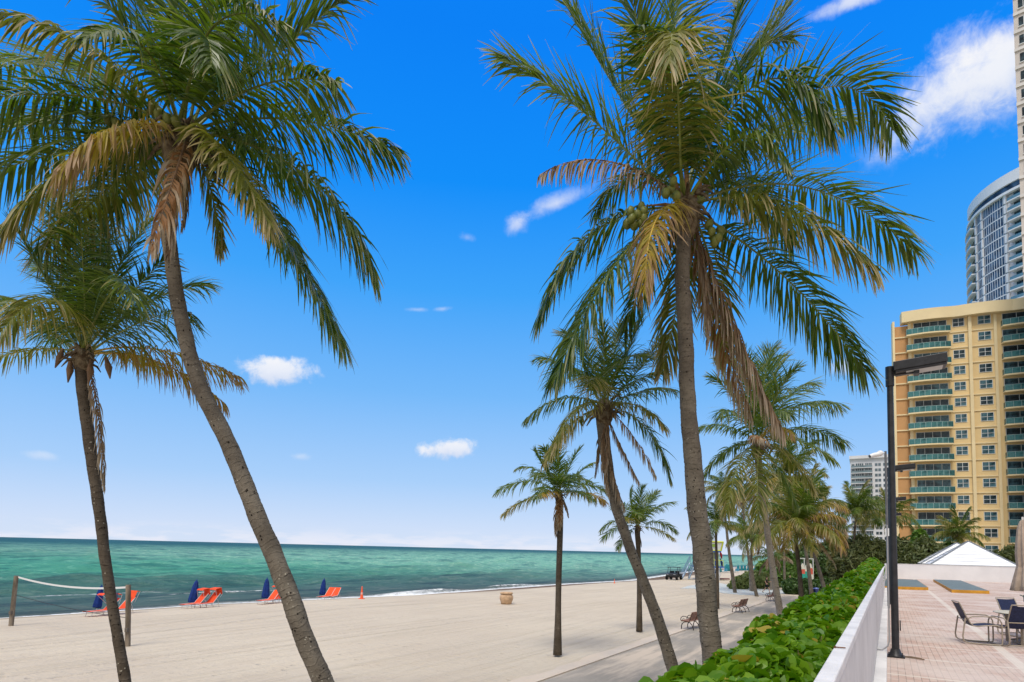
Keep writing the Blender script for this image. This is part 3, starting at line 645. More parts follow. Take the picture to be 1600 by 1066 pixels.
def palm(label, depth, trunk_px, diam, tm, fronds, heart, fill=None, L=3.5, seed=0, leaf=None, nl=66, hero=True, dbase=None, nutpx=None, nutr=.11, lump=.2, mixs=None, group='coconut palms along the beach path', wid=.036):
    """trunk_px top to bottom in pixels of the photograph at forward distance depth (dbase at the foot)"""
    n = len(trunk_px); pts = [atd(x, y, depth+((dbase or depth)-depth)*(i/(n-1))) for i, (x, y) in enumerate(trunk_px)]
    g = gz(*touv(pts[-1])); pts[-1][2] = g-.12 if abs(pts[-1][2]-g) < 1.2 else pts[-1][2]
    if pts[-1][2] > g: pts.append(np.array([pts[-1][0]+.02, pts[-1][1], g-.15]))
    base = pts[-1].copy(); base[2] = g
    root = empty('palm_tree', base, label, 'palm tree', group)
    d = list(diam) if hasattr(diam, '__len__') else [diam, diam*1.1]
    rads = [np.interp(i/(len(pts)-1), np.linspace(0,1,len(d)), d)/2 for i in range(len(pts))]
    h3 = atd(heart[0], heart[1], depth); top = [h3-np.array([0,0,.15])*(L/3.5)]+pts; rads = [rads[0]*1.0]+rads
    link('trunk', trunk_mesh(top, rads, tm, np.array(root.location), hero, seed), root)
    rg = np.random.RandomState(seed+100)
    o = lump_mesh(lump, seed).build('fibre_sheath', FIBRE, root); o.location = [float(x) for x in (h3-np.array(root.location)-np.array([0,0,lump*.5]))]
    for fr in fronds:
        kd, cx, cy, tx, ty = fr[:5]; dc, dt = (fr[5], fr[6]) if len(fr) > 6 else (rg.uniform(-.4,.4), rg.uniform(-.8,.8)); tw = fr[7] if len(fr) > 7 else rg.uniform(-.5,.5)
        mt, dr, td = KINDS[kd]; a = rg.uniform(0, 2*pi)
        p0 = h3+np.array([cos(a)*lump*.3, sin(a)*lump*.3, -.05]); p1 = atd(cx, cy, depth+dc); p2 = atd(tx, ty, depth+dt); P = bez(p0, p1, p2)
        ln = np.linalg.norm(np.diff(P, axis=0), axis=1).sum()
        me = frond_mesh(P, mt, leaf=1.08*(leaf or L*.25)*min(1.15, max(.55, ln/L))*(.72 if kd in 'br' else 1), nl=max(30, int(nl*(.5 if kd in 'br' else 1)*min(1.15, max(.55, ln/L)))), droop=dr*rg.uniform(.75,1.2), rg=rg, wid=wid, twist=tw, rr=.024*L/3.5, tipdry=td, K=5 if hero else 3, dead=(kd == 'b'))
        me.transform(Matrix.Translation([-x for x in root.location])); link('frond', me, root)
    if fill: crown_fill(root, h3, L, fill, seed, *(mixs or ()))
    if nutpx: nuts(root, [atd(x, y, depth+dz) for x, y, dz in nutpx], nutr)
    return root
# ---- the big curved palm, upper left
palm('big palm at left with a thick curving grey trunk, coconuts under a wide crown', 8.5,
     [(262,330),(268,400),(283,500),(312,600),(350,680),(384,760),(416,840),(448,920),(478,1000),(505,1066),(548,1180),(572,1290)], [.20,.19,.22,.235,.24,.255,.265,.29,.38], T_GREY,
     [('g',450,150,622,238,.3,.2,.2),('g',500,215,583,422,-.2,-.2,.3),('g',400,270,535,535,.4,.3,-.2),('g',400,110,556,-20,.6,1.0,.1),('g',410,95,528,132,-.8,-1.6,.5),
      ('g',285,60,285,-110,.3,.6,.1),('g',240,60,180,-120,.5,.8,.2),('g',320,50,380,-140,-.3,-.6,0),('g',350,70,450,-90,.5,.9,.2),('g',300,-40,440,40,-1.0,-1.8,.5),
      ('o',130,30,-30,15,-.8,-1.4,.3),('g',160,90,-50,95,.6,1.2,.2),('g',160,120,-60,160,-.3,-.6,-.2),('g',130,180,-50,205,.4,.6,.3),('g',140,215,-60,285,.1,.1,.2),('o',120,215,-10,375,-.5,-.8,.3),
      ('y',175,165,92,268,-1.4,-2.1,-.7),('r',285,240,236,385,-1.2,-1.4,.1),('o',330,240,345,390,.5,.5,.2),('o',350,200,420,350,-.9,-1.2,.3),('g',330,-20,330,105,-1.2,-2.0,.2),
      ('g',200,20,100,-70,-.4,-.8,.1),('g',230,0,130,60,-1.2,-2.0,.3),('g',390,190,470,300,1.2,2.2,.2),('b',300,270,285,350,-.2,-.3,.4),('g',200,230,180,330,.9,1.7,.1),('o',190,260,60,400,1.0,1.4,.2),('g',370,230,470,400,.8,1.3,.2),('b',280,260,262,400,-.7,-.8,.3)],
     (285,205), L=3.6, seed=1, nl=104, nutpx=[(248,178,-.35),(262,186,-.4),(275,190,-.4),(238,170,-.2),(320,248,-.3),(333,258,-.35),(345,250,-.2),(170,188,0),(182,192,-.1),(328,272,-.25),(345,270,-.2)], nutr=.072, lump=.24, wid=.037)
# ---- the thin palm at the far left edge
palm('dark slim palm left of the big curved one, a dead frond hanging on its trunk', 10.0,
     [(127,580),(131,625),(140,690),(150,760),(160,840),(172,920),(184,1000),(196,1066),(206,1140),(212,1225)], [.20,.185,.17,.16,.165,.18,.24], T_DARK,
     [('g',150,440,172,300,.2,.3,.1),('g',110,430,85,310,.3,.6,.2),('g',80,450,20,350,-.4,-.8,.1),('g',170,420,235,345,.5,1.0,0),('g',190,470,262,400,-.3,-.6,.3),('g',60,440,-60,480,.3,.6,.2),
      ('o',95,400,0,520,-1.4,-2.2,.3),('o',60,528,-60,580,-.2,-.4,.1),('y',225,520,372,588,.2,.3,.1),('g',220,455,325,445,.7,1.4,.2),('y',250,540,352,632,.6,.9,.1),('g',235,480,300,490,-.6,-1.2,.3),
      ('g',40,500,-70,430,.8,1.5,.1),('b',158,640,163,755,-.25,-.2,.2),('g',130,400,125,340,-.9,-1.7,.3),('g',190,390,210,470,-1.2,-2.0,.4),('g',150,400,60,420,.9,1.7,.1),('g',170,380,120,300,.8,1.3,.1),('g',195,430,160,330,.2,.5,.2),('g',70,470,90,540,1.0,1.6,.2),('o',190,540,250,575,1.0,1.8,.2)],
     (131,548), L=2.7, seed=2, nl=88, lump=.15, wid=.025)
# spathes hanging under that crown
r_ = [o for o in bpy.data.objects if o.get('label','').startswith('dark slim palm')][0]
for (x0,y0,x1,y1) in ((98,545,86,575),(165,558,172,592),(142,562,138,600),(110,560,106,598)):
    mb = MB(); a = atd(x0,y0,9.9); c = atd(x1,y1,9.85); mb.tube([a, (a+c)/2+np.array([.03,-.02,0]), c], [.02,.055,.008], 8); mb.build('spathe', R_BROWN, r_, True)
# ---- the big central palm
palm('tallest palm right of centre, thick pitted grey trunk rising behind the hedge, with coconuts', 11.0,
     [(1066,420),(1069,480),(1072,560),(1077,660),(1086,760),(1096,850),(1105,940),(1113,1032),(1118,1120),(1121,1220)], [.26,.28,.29,.31,.345,.36,.375,.385,.46], T_GREY,
     [('g',905,150,782,88,.4,.4,.3),('g',960,140,884,8,.6,1.0,.1),('g',1055,120,1050,-90,.3,.6,0),('o',1055,-70,1046,100,-2.2,-2.8,.1),('g',1010,120,975,-60,-.5,-1.1,.1),('g',1120,120,1190,-80,.4,.6,.1),
      ('g',1150,110,1275,-45,.9,1.5,.1),('g',1190,-5,1300,200,-1.2,-1.8,.4),('g',1310,20,1395,205,-.2,-.3,.9),('g',1190,180,1335,188,1.3,2.2,.2),('g',1260,225,1430,395,.3,.5,.2),('o',1190,270,1368,420,-1.1,-1.4,.2),
      ('g',1225,400,1352,580,.4,.4,.2),('g',905,310,842,500,.3,.3,.2),('g',955,370,868,590,-.5,-.7,.2),('b',945,210,845,272,-.3,-.5,.1),('y',1010,300,1008,450,-1.6,-2.0,-.6),('o',1075,420,1035,580,.9,1.0,.1),
      ('o',1120,400,1135,560,1.0,1.2,.2),('b',1125,480,1222,672,.3,.2,.2),('r',1105,470,1172,650,.6,.7,.2),('g',1035,60,1000,40,-1.3,-2.4,.2),('g',1130,60,1240,60,.9,1.8,.1),
      ('g',1170,140,1230,260,-1.1,-1.7,.3),('b',1110,440,1105,530,.2,.2,.2),('g',1000,220,930,330,1.3,2.0,.1),('g',1160,230,1240,380,.9,1.6,.1),('g',1020,380,975,520,1.3,1.9,.2)],
     (1072,318), L=4.0, seed=3, nl=108, nutpx=[(1052,283,-.5),(1040,302,-.5),(1057,307,-.55),(1048,296,-.4),(985,330,-.3),(996,336,-.3),(1006,330,-.3),(980,350,-.25),(990,352,-.3),(1000,348,-.25),(1006,342,-.3),(987,342,-.4),(1002,324,-.2),(1112,362,-.3),(1122,372,-.35),(1116,378,-.3),(1126,360,-.2),(1108,350,-.2)], nutr=.085, lump=.26, wid=.041)
r_ = [o for o in bpy.data.objects if o.get('label','').startswith('tallest palm')][0]
for (x0,y0,x1,y1,w) in ((1072,325,1004,322,.03),(1004,322,982,352,.02),(1068,318,1026,232,.05),(1075,315,1067,222,.05),(1082,318,1120,225,.045),(1100,352,1122,380,.03)):
    mb = MB(); a = atd(x0,y0,10.9); c = atd(x1,y1,10.8); mb.tube([a, (a+c)/2+np.array([0,-.05,.02]), c], [w*.7,w,w*.15], 7); mb.build('flower_stalk', mat('flower_stalk', (.22,.12,.045), .7, .2, .3, 6), r_, True)
# ---- leaning palm in front of it, to its left
palm('leaning thin palm left of the tallest palm, brown fronds drooping round its neck', 12.8,
     [(940,655),(950,730),(962,790),(982,850),(1008,915),(1033,985),(1052,1045),(1070,1105),(1082,1155)], [.25,.22,.215,.23,.25,.26,.30], T_GREY,
     [('g',905,590,898,500,.2,.3),('g',945,560,942,510,-.5,-.9),('g',975,570,1000,500,.3,.5),('g',1000,580,1035,525,.4,.9),('g',890,560,840,560,.1,.2),('g',880,600,822,655,.1,.1),('g',1010,600,1055,610,.5,.9),('g',1015,640,1046,745,.2,.2),
      ('o',890,650,850,722,-.4,-.6),('b',965,690,998,752,-.3,-.3),('b',935,700,952,770,-.2,-.2),('r',985,660,1024,742,-.4,-.6),('b',945,720,975,790,-.2,-.2),('b',938,690,930,740,.2,.2),('o',1000,615,1040,668,-.7,-1.2),('o',905,610,868,690,-.9,-1.3),('o',915,560,925,610,-1.4,-1.9),
      ('g',900,540,860,600,1.0,1.8),('g',960,540,1010,560,-1.0,-1.8),('g',925,540,880,520,.5,1.0),('g',960,530,975,500,.8,1.2),('g',985,590,1040,580,-.2,-.4),('b',955,680,945,735,-.3,-.3)],
     (944,632), L=2.2, seed=4, nl=74, leaf=.56, lump=.2, wid=.027)
# ---- palm behind, right of the big trunk
palm('pale trunked palm right of the tallest palm, long fronds arching right, foot behind the hedge', 21.0,
     [(1184,710),(1190,770),(1199,830),(1209,900),(1219,955),(1228,1010),(1234,1062)], [.24,.21,.21,.24,.26], T_PALE,
     [('g',1150,610,1112,590,.4,.7),('g',1170,600,1160,550,-.4,-.7),('g',1190,590,1205,545,.4,.6),('g',1215,600,1245,575,-.7,-1.2),('g',1240,610,1312,634,.4,.6),('g',1255,650,1318,692,.3,.5),('g',1240,670,1305,720,-.5,-.8),('g',1130,650,1086,672,.3,.5),('g',1120,690,1098,752,.3,.3),
      ('o',1150,700,1136,800,-.9,-1.2),('o',1182,720,1184,815,-1.3,-1.6,-.5),('g',1215,720,1245,790,-.3,-.4),('o',1225,690,1272,765,.7,1.0),('g',1230,600,1270,600,.9,1.7),('g',1200,620,1235,650,-1.6,-2.2),('g',1140,620,1125,650,-1.0,-1.8),('g',1175,570,1130,560,1.0,1.8),('g',1210,570,1220,560,1.0,1.4),('y',1210,650,1240,680,-1.5,-2),('g',1160,680,1120,720,1.2,2),('r',1165,670,1200,690,-1.3,-2)],
     (1184,690), L=3.6, seed=5, nl=80, leaf=.95, lump=.22, wid=.042)
# ---- smaller palms farther off
def fp(label, depth, heart, base, trunkd, tm, fill, L, seed, mids=(), nl=46, fronds=(), hero=False, mixs=None, lump=None):
    fill = int(fill*1.05)
    tp = [(heart[0], heart[1]+6)]+list(mids)+[base]
    return palm(label, depth, tp, [trunkd*.9, trunkd*.85, trunkd, trunkd*1.35], tm, list(fronds), heart, fill=fill, L=L, seed=seed, hero=hero, nl=nl, mixs=mixs, lump=lump or trunkd*.8)
P_E = atg(871,1026); P_F = atg(999,988)
palm('lone palm standing on open sand, straight dark trunk, nearest to the round planter', P_E[1],
     [(874,785),(875,830),(873,900),(872,960),(871,1026)], [.30,.24,.235,.22,.25,.36], T_DARK,
     [('g',850,735,836,706,.2,.4),('g',870,720,868,690,-.3,-.6),('g',890,725,905,703,.4,.7),('g',865,720,850,700,-.8,-1.4),('g',842,722,810,732,.2,.3),('g',830,735,778,768,.1,.1),('o',826,772,788,802,0,0),('g',905,735,925,725,.3,.6),('g',915,745,950,770,-.3,-.6),('g',905,760,925,782,-.9,-1.5),
      ('y',920,765,945,785,.5,.7),('g',850,750,838,780,-1.0,-1.5),('r',874,790,875,825,-.35,-.2),('b',885,785,888,805,-.2,-.2),('b',868,800,869,835,-.1,-.1),('g',880,735,900,745,-1.3,-2.2),('g',865,730,835,745,1.2,2.0),('g',890,740,920,752,1.2,2.1),('y',855,765,850,775,-1.2,-1.5)],
     (873,768), L=2.2, seed=6, nl=60, leaf=.66, lump=.15, wid=.040, hero=False)
palm('small palm on open sand, half hidden behind the leaning trunk, low spreading crown', P_F[1],
     [(996,832),(998,870),(999,930),(999,988)], [.28,.23,.25,.34], T_DARK,
     [('g',980,785,985,765,.2,.4),('g',998,775,1005,762,-.3,-.6),('g',1012,785,1025,770,.4,.7),('g',1020,790,1050,785,.3,.5),('g',1025,805,1056,830,.1,.2),('g',965,800,940,828,.2,.3),('g',965,815,943,842,-.3,-.5),('g',975,830,966,858,-.2,-.3),('o',1020,820,1052,842,-.3,-.4),('g',985,780,960,790,-.6,-1.2),('g',1005,785,1030,795,-1.0,-1.8),('g',985,790,1000,805,-1.5,-2),('g',1000,775,1020,775,1.2,2),('o',985,800,975,815,-1.2,-1.6),('b',1000,835,1002,852,0,0)],
     (997,822), L=2.1, seed=7, nl=56, leaf=.64, lump=.14, wid=.042, hero=False)
g1 = (('ggggoo',0,6.0,None,'oob'),)
def MX(mix, a0=0, a1=6.0, old='oob'): return (mix, a0, a1, None, old)
fp('slim dark palm just right of the tallest palm trunk, foot by the second bench', 44, (1119,818), (1121,952), .22, T_DARK, 18, 2.5, 11, [(1119,850),(1121,900)], mixs=MX('ggggoy',0,5.6))
fp('grey palm leaning slightly left with its foot on the blue mat', 63, (1129,768), (1149,927), .30, T_GREY, 20, 3.0, 12, [(1134,815),(1139,860)], mixs=MX('gggoy',0,5.8))
fp('tall palm of the trio by the dune shrubs, highest crown of the three', 66, (1161,782), (1177,925), .27, T_GREY, 18, 3.2, 13, [(1163,820),(1167,850)], mixs=MX('gggoor',0,5.6))
fp('pale palm of the trio by the dune shrubs, straight thin trunk in the middle', 67, (1166,838), (1173,924), .20, T_PALE, 14, 2.6, 14, [(1171,880)], mixs=MX('ggoy',0,5.2))
fp('palm of the trio by the dune shrubs, flared foot and orange frond on the right', 58.5, (1176,840), (1183,932), .27, T_GREY, 18, 3.0, 15, [(1174,870),(1177,905)], fronds=[('r',1190,820,1212,858,-.5,-1)], mixs=MX('gggoy',0,5.6))
fp('dark palm in front of the low clipped shrubs, large yellowing crown with an orange heart', 40, (1246,822), (1256,963), .30, T_DARK, 30, 3.7, 16, [(1244,850),(1249,890),(1252,930)],
   fronds=[('y',1222,815,1206,858,-.5,-1),('r',1212,830,1204,868,.2,.2),('y',1280,815,1318,858,-1,-1.6),('r',1285,840,1306,885,-.6,-1),('r',1275,838,1298,872,-1,-1.6),('y',1245,800,1262,835,-1.6,-2.4),('y',1260,800,1300,800,-.5,-1),('y',1235,800,1232,838,-1.6,-2.2),('r',1250,822,1256,835,-1,-1.1)], mixs=MX('ggooyy',0,5.6,'oyyr'))
fp('tall palm behind the yellowing one, green crown drooping high above it', 47, (1233,748), (1271,960), .26, T_GREY, 24, 3.6, 17, [(1245,800),(1257,850),(1264,895)], mixs=MX('gggooo',0,6.0,'ooy'))
fp('leaning palm right of the surfboards, trunk slanting down to the hedge', 50, (1258,800), (1296,935), .28, T_GREY, 22, 3.6, 18, [(1266,850),(1278,885)], mixs=MX('ggoooy',0,6.4,'ooyr'))
fp('short palm behind the surfboard rack with a thin grey trunk', 74, (1225,800), (1226,905), .25, T_GREY, 16, 3.2, 19, [(1225,850)], mixs=MX('ggoo',0,6.2))
fp('thin palm farthest back behind the surfboard rack', 82, (1216,775), (1219,900), .22, T_DARK, 16, 3.2, 27, [(1218,840)], mixs=MX('ggoo',0,6.0))
WND = MX('gggoo',0,5.5,'oog')
fp('bushy windswept palm left of the black poles and below the white block', 78, (1338,800), (1336,905), .32, T_DARK, 26, 4.2, 20, [(1334,850)], mixs=WND)
fp('palm crown partly behind the black lamp poles, before the orange strip of the yellow block', 88, (1386,810), (1388,900), .30, T_DARK, 22, 4.4, 21, [(1386,850)], mixs=WND)
fp('dark palm in front of the yellow block, rising behind the white pavilion roofs', 92, (1497,838), (1500,905), .32, T_DARK, 26, 4.2, 22, [(1498,870)], mixs=WND)
fp('small palm behind the shrubs at the left foot of the white block', 100, (1310,842), (1311,905), .25, T_DARK, 18, 3.6, 23, [(1310,870)], mixs=WND)
fp('low drooping palm with pale dried fronds beside the trio, left of the clipped shrubs', 70, (1204,872), (1205,922), .22, T_PALE, 14, 3.0, 24, mixs=MX('obb',1,6.5,'bb'))
# ================================================================== SHRUBS
def bush(label, name, cat, boxes, leafm, n, r, seed, cupk=.1, group=None, kk=6, stem=None):
    """boxes: ellipsoids (centre xyz, radii); leaves spread in clumps over and through them"""
    rg = np.random.RandomState(seed); c0 = np.mean([np.array(b_[0]) for b_ in boxes], 0); root = empty(name, (c0[0], c0[1], max(0, min(b_[0][2]-b_[1][2] for b_ in boxes))), label, cat, group)
    C = []; N = []
    vol = np.array([b_[1][0]*b_[1][2] for b_ in boxes]); vol = vol/vol.sum()
    for (c, rad), w in zip(boxes, vol):
        m_ = int(n*w); d_ = norm(rg.normal(size=(m_,3))); d_[:,2] = np.abs(d_[:,2])*np.where(rg.rand(m_) < .75, 1, -1)
        nc = max(8, int(m_/60)); cd = norm(rg.normal(size=(nc,3))); dots = d_@cd.T; cl = dots.max(1); near = np.clip((cl-.80)/.2, 0, 1)
        rr_ = .74+.30*near+(.05 if leafm is not L_MIX else .10)*rg.normal(size=m_); rr_ = np.where(rg.rand(m_) < .2, rg.uniform(.5,.85,m_), rr_)
        C.append(np.array(c)+d_*np.array(rad)*rr_[:,None]); N.append(norm(d_+rg.normal(size=(m_,3))*(.55 if leafm is not L_MIX else 1.3)+np.array([0,0,.3])))
    C = np.concatenate(C); N = np.concatenate(N); k = C[:,2] > -.05; C = C[k]; N = N[k]; g0 = np.array(root.location)
    link('foliage', leafmesh('leaves', C-g0, N, r*(1 if leafm is not L_MIX else 1.5)*rg.uniform(.6,1.3,len(C)), rg.uniform(0,1,len(C)), [leafm], kk, cupk, asp=.7 if leafm is not L_MIX else .28, seed=seed), root)
    rgp = random.Random(seed)
    for (c, rad) in boxes:
        mb = MB()
        for j in range(5):
            a = rgp.uniform(0, 6.28); mb.tube([(c[0]+.2*cos(a), c[1]+.2*sin(a), 0), (c[0]+rad[0]*.35*cos(a), c[1]+rad[1]*.35*sin(a), c[2]*.7), (c[0]+rad[0]*.75*cos(a), c[1]+rad[1]*.75*sin(a), c[2]+rad[2]*rgp.uniform(0,.6))], [.09,.06,.02], 6)
        v = []
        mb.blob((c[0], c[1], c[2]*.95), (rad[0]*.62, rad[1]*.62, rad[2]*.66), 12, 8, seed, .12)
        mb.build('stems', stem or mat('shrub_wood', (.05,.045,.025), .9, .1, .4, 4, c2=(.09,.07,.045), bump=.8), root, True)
    return root
L_DARK = leafmat('shrub_leaf_dark', (.025,.065,.012), (.085,.15,.028), (.16,.13,.05), 1.1, .5, .2)
L_MIX = leafmat('shrub_leaf_dry', (.035,.07,.015), (.15,.16,.06), (.2,.15,.08), 1.0, .55, .25)
L_MID = leafmat('shrub_leaf_mid', (.06,.15,.018), (.15,.25,.04), (.2,.16,.05), 1.1, .45, .25)
L_DUNE = leafmat('dune_leaf', (.11,.17,.035), (.25,.28,.09), (.3,.24,.1), .9, .6, .2)
def gb(px, py, hpx, wpx, dk=1.0, zadd=0, depth=None):
    """ellipsoid standing on the ground at foot pixel, hpx tall and wpx half-wide in the photograph"""
    p_ = atg(px, py) if depth is None else atd(px, py, depth)
    if depth is not None: p_[2] = 0
    s = p_[1]/FPX; h = hpx*s; w = wpx*s; return ((p_[0], p_[1]+w*dk*.3, h*.48), (w, w*dk, h*.52))
bush('low olive green dune shrubs on the sand just beyond the blue mat', 'dune_shrub', 'shrub', [gb(1160,921,20,15,.8), gb(1184,920,27,22,.8), gb(1147,921,11,9,.8)], L_DUNE, 5200, .17, 31)
bush('dense green shrub bank behind the walking person', 'dune_shrub', 'shrub', [gb(1205,918,42,22,.7), gb(1228,918,56,20,.7)], L_MID, 6500, .24, 32)
bush('low clipped dark green hedge block in front of the surfboards', 'clipped_shrub', 'shrub', [gb(1240,929,24,15,.7), gb(1262,930,24,17,.7), gb(1286,930,26,16,.7)], L_DARK, 7000, .17, 33)
bush('tall dark sea grape thicket to the right of the surfboard rack', 'sea_grape_shrub', 'shrub', [gb(1282,912,62,24,.6), gb(1312,911,74,26,.6), gb(1262,906,55,22,.5)], L_DARK, 11000, .26, 34)
bush('dull grey green thicket rising behind the far end of the bright hedge', 'sea_grape_shrub', 'shrub', [gb(1345,908,78,24,.6,0,78), gb(1372,907,74,20,.6,0,78), gb(1320,907,66,20,.6,0,80)], L_MIX, 9000, .27, 35)
bush('broad grey green thicket above the end wall, right of the black lamp poles', 'sea_grape_shrub', 'shrub', [gb(1412,906,74,24,.6,0,80), gb(1450,906,76,24,.6,0,80), gb(1432,907,64,22,.6,0,78), gb(1474,907,64,20,.6,0,82)], L_MIX, 11000, .28, 36)
bush('bright green shrub top in front of the lowest balconies of the yellow block', 'sea_grape_shrub', 'shrub', [gb(1440,903,88,17,.5,0,83)], L_MID, 3500, .3, 37)
bush('dark thicket behind the right slope of the white pavilion roof', 'sea_grape_shrub', 'shrub', [gb(1560,905,58,18,.6,0,82), gb(1586,905,64,20,.6,0,82), gb(1618,905,66,20,.6,0,82)], L_MIX, 8500, .28, 38)
bush('far dark thicket behind the white pavilion roofs', 'sea_grape_shrub', 'shrub', [gb(1490,903,66,24,.5,0,90), gb(1526,903,58,22,.5,0,90)], L_DARK, 5000, .34, 39)
# the far wooded shore behind everything on the right
# ================================================================== BUILDINGS
def plane_fn(O_, dirv):
    """vertical plane through O_ along horizontal dirv: pixel -> (s, z)"""
    d2 = np.array([dirv[0], dirv[1], 0]); nrm = np.array([-dirv[1], dirv[0], 0])
    def f(px, py):
        r = ray(px, py); t = np.dot(np.array(O_)-EYE, nrm)/np.dot(r, nrm); p = EYE+r*t; return float(np.dot(p-np.array(O_), d2)), float(p[2])
    return f
GLASS = mat('window_glass', (.016,.05,.065), .12, .4, .5, .9, c2=(.07,.16,.19))
GLASSD = mat('window_glass_dark', (.010,.022,.028), .12, .35, .5, .9, c2=(.035,.065,.075))
RAILG = mat('balcony_glass', (.022,.10,.10), .15, .35, .3, .9, c2=(.055,.18,.175))
FRAME = mat('window_frame', (.62,.64,.62), .5)
YEL = mat('yellow_render', (.70,.52,.26), .8, .2, .04, .25, bump=.1, bs=4); YELP = mat('yellow_render_pale', (.74,.60,.35), .8, .2, .04, .3)
ORA = mat('orange_render', (.52,.285,.12), .8, .2, .04, .3)
dv = ray(-1300, 807.4); dv = -dv[:2]/np.linalg.norm(dv[:2])         # along the facade towards the right, coming nearer
O_ = atd(1398.5, 700, 114*.98); O_[2] = 0
f = plane_fn(O_, dv); ang = math.atan2(dv[1], dv[0])
bl = empty('apartment_block', O_, 'tall yellow apartment block with curved green glass balconies and an orange left edge', 'apartment building', rz=ang)
S = lambda px, py=700: f(px, py)[0]
top = f(1414, 505)[1]; fl_z = [f(1450, y)[1] for y in (672, 696, 719.5)]; FH = 24.6/8.17*.98
FH = (f(1440, 553)[1]-f(1440, 848)[1])/12.0 if False else (f(1450, 524)[1]-f(1450, 847.5)[1])/13.0
z0 = f(1450, 847.5)[1]                                            # slab under a visible balcony
floors = [z0+k*FH for k in range(-1, 14)]; XR = 58.0; DEP = 24
mb = MB(); w0, w1 = S(1402), XR
zt = top
# local frame: x along facade, y into the building
xa_ = S(1424); P4 = [(xa_,0),(XR,0),(XR-4,DEP),(xa_+7,DEP)]; mb.add([(x,y,0) for x,y in P4]+[(x,y,zt) for x,y in P4], [(4,5,6,7),(0,1,5,4),(1,2,6,5),(2,3,7,6),(3,0,4,7)]); mb.build('wall', YEL, bl)
mb = MB(); mb.box(((S(1402)+S(1424))/2, .9, (zt-.5)/2), (S(1424)-S(1402), 1.3, zt-.5)); mb.build('orange_strip', ORA, bl)
mb = MB(); mb.box(((S(1398.5)+S(1402))/2, .8, (zt+.5)/2), (S(1402)-S(1398.5), 1.6, zt+.5))
for z in floors: mb.box(((S(1402)+S(1424))/2, .25, z+.1), (S(1424)-S(1402)-.02, .4, .22))
mb.build('edge_trim', YELP, bl)
# parapet with a gentle wave
mb = MB(); n = 64; vs = []
for i in range(n+1):
    x = S(1412)+(XR-S(1412))*i/n; y = -.9-.5*abs(math.sin(i*.33)); 
    vs += [(x, y, zt-.15), (x, y, zt+1.9), (x, 1.0, zt+1.9), (x, 1.0, zt-.15)]
fs = []
for i in range(n):
    k = i*4; fs += [(k, k+4, k+5, k+1), (k+1, k+5, k+6, k+2), (k+3, k+7, k+4, k)]
mb.add(vs, fs+[(0,1,2,3), (n*4+3, n*4+2, n*4+1, n*4)]); mb.build('parapet', YELP, bl)
mb = MB()
for px in (1520.2,): mb.box((S(px), -.25, zt/2), (.5, .5, zt-.4))
mb.box((S(1424)+.1, -.12, zt/2), (.5, .3, zt-.4)); mb.box((S(1561), -.12, zt/2), (.45, .3, zt-.4)); mb.build('pilaster', YELP, bl)
mb = MB()
for z in floors:
    mb.box(((S(1489)+S(1561))/2, -.07, z+.06), (S(1561)-S(1489), .16, .20))
mb.build('floor_band', YELP, bl)
def window(x0, x1, za, zb, parent, nx=2, ny=2, gl=GLASS, y=-.02, fr=.06):
    mb = MB(); w, h = x1-x0, zb-za
    for i in range(nx+1): mb.box((w*i/nx, -.03, h/2), (fr, .1, h+fr))
    for i in range(ny+1): mb.box((w/2, -.035, h*i/ny), (w-.004, .08, fr*.9))
    fr_ = mb.build('window', FRAME, parent); fr_.location = (x0, y, za)
    mb = MB(); mb.box((w/2, .0, h/2), (w, .04, h)); mb.build('pane', gl, fr_); return fr_
proto = {}
rgp = random.Random(9)
def place_window(key, x0, za, make, parent, gls):
    g = rgp.choice(gls); k = (key, g.name)
    if k not in proto: proto[k] = make(g); o = proto[k]
    else:
        o = dup(proto[k], None, parent=parent)
    o.location = (x0, -.02, za)
bays = [(S(1418,664), S(1487,664), S(1431,664), S(1483,664)), (S(1569,664), S(1569,664)+8.6, S(1571.5,664), S(1571.5,664)+8.2), (S(1569,664)+21, S(1569,664)+29.6, S(1569,664)+21.3, S(1569,664)+29.3)]
wins = [(S(1493,664), S(1511,664)), (S(1533,664), S(1553,664)), (S(1569,664)+11, S(1569,664)+13.3), (S(1569,664)+16, S(1569,664)+18.4)]
def balcony_parts(i, x0, x1, parent):
    w = x1-x0; n = 16; mb = MB(); vs = []
    prof = [(w*k/n, -(1.15+.55*sin(pi*k/n))) for k in range(n+1)]
    for (x, y) in prof: vs += [(x, y, -.12), (x, y, .12), (x, .05, .12), (x, .05, -.12)]
    fs = []
    for k in range(n):
        a = k*4; fs += [(a, a+4, a+5, a+1), (a+1, a+5, a+6, a+2), (a+3, a+7, a+4, a)]
    mb.add(vs, fs+[(0,1,2,3), (n*4+3, n*4+2, n*4+1, n*4)]); sl_ = mb.build('balcony', YELP, parent)
    mb = MB(); 
    for k in range(n):
        (xa, ya), (xb, yb) = prof[k], prof[k+1]; ya += .06; yb += .06
        mb.add([(xa,ya,.12),(xb,yb,.12),(xb,yb,1.12),(xa,ya,1.12),(xa,ya+.03,.12),(xb,yb+.03,.12),(xb,yb+.03,1.12),(xa,ya+.03,1.12)], [(0,1,2,3),(5,4,7,6),(3,2,6,7)])
    for x in (0.03, w-.03): mb.box((x, -.6, .62), (.03, 1.15, 1.0))
    mb.build('glass_railing', RAILG, sl_)
    mb = MB(); mb.tube([(x, y+.075, 1.14) for x, y in prof], .035, 5)
    for k in range(0, n+1, 2): mb.box((prof[k][0], prof[k][1]+.05, .62), (.05, .05, 1.0))
    mb.build('handrail', mat('railing_metal', (.30,.42,.40), .4, .5), sl_); return sl_
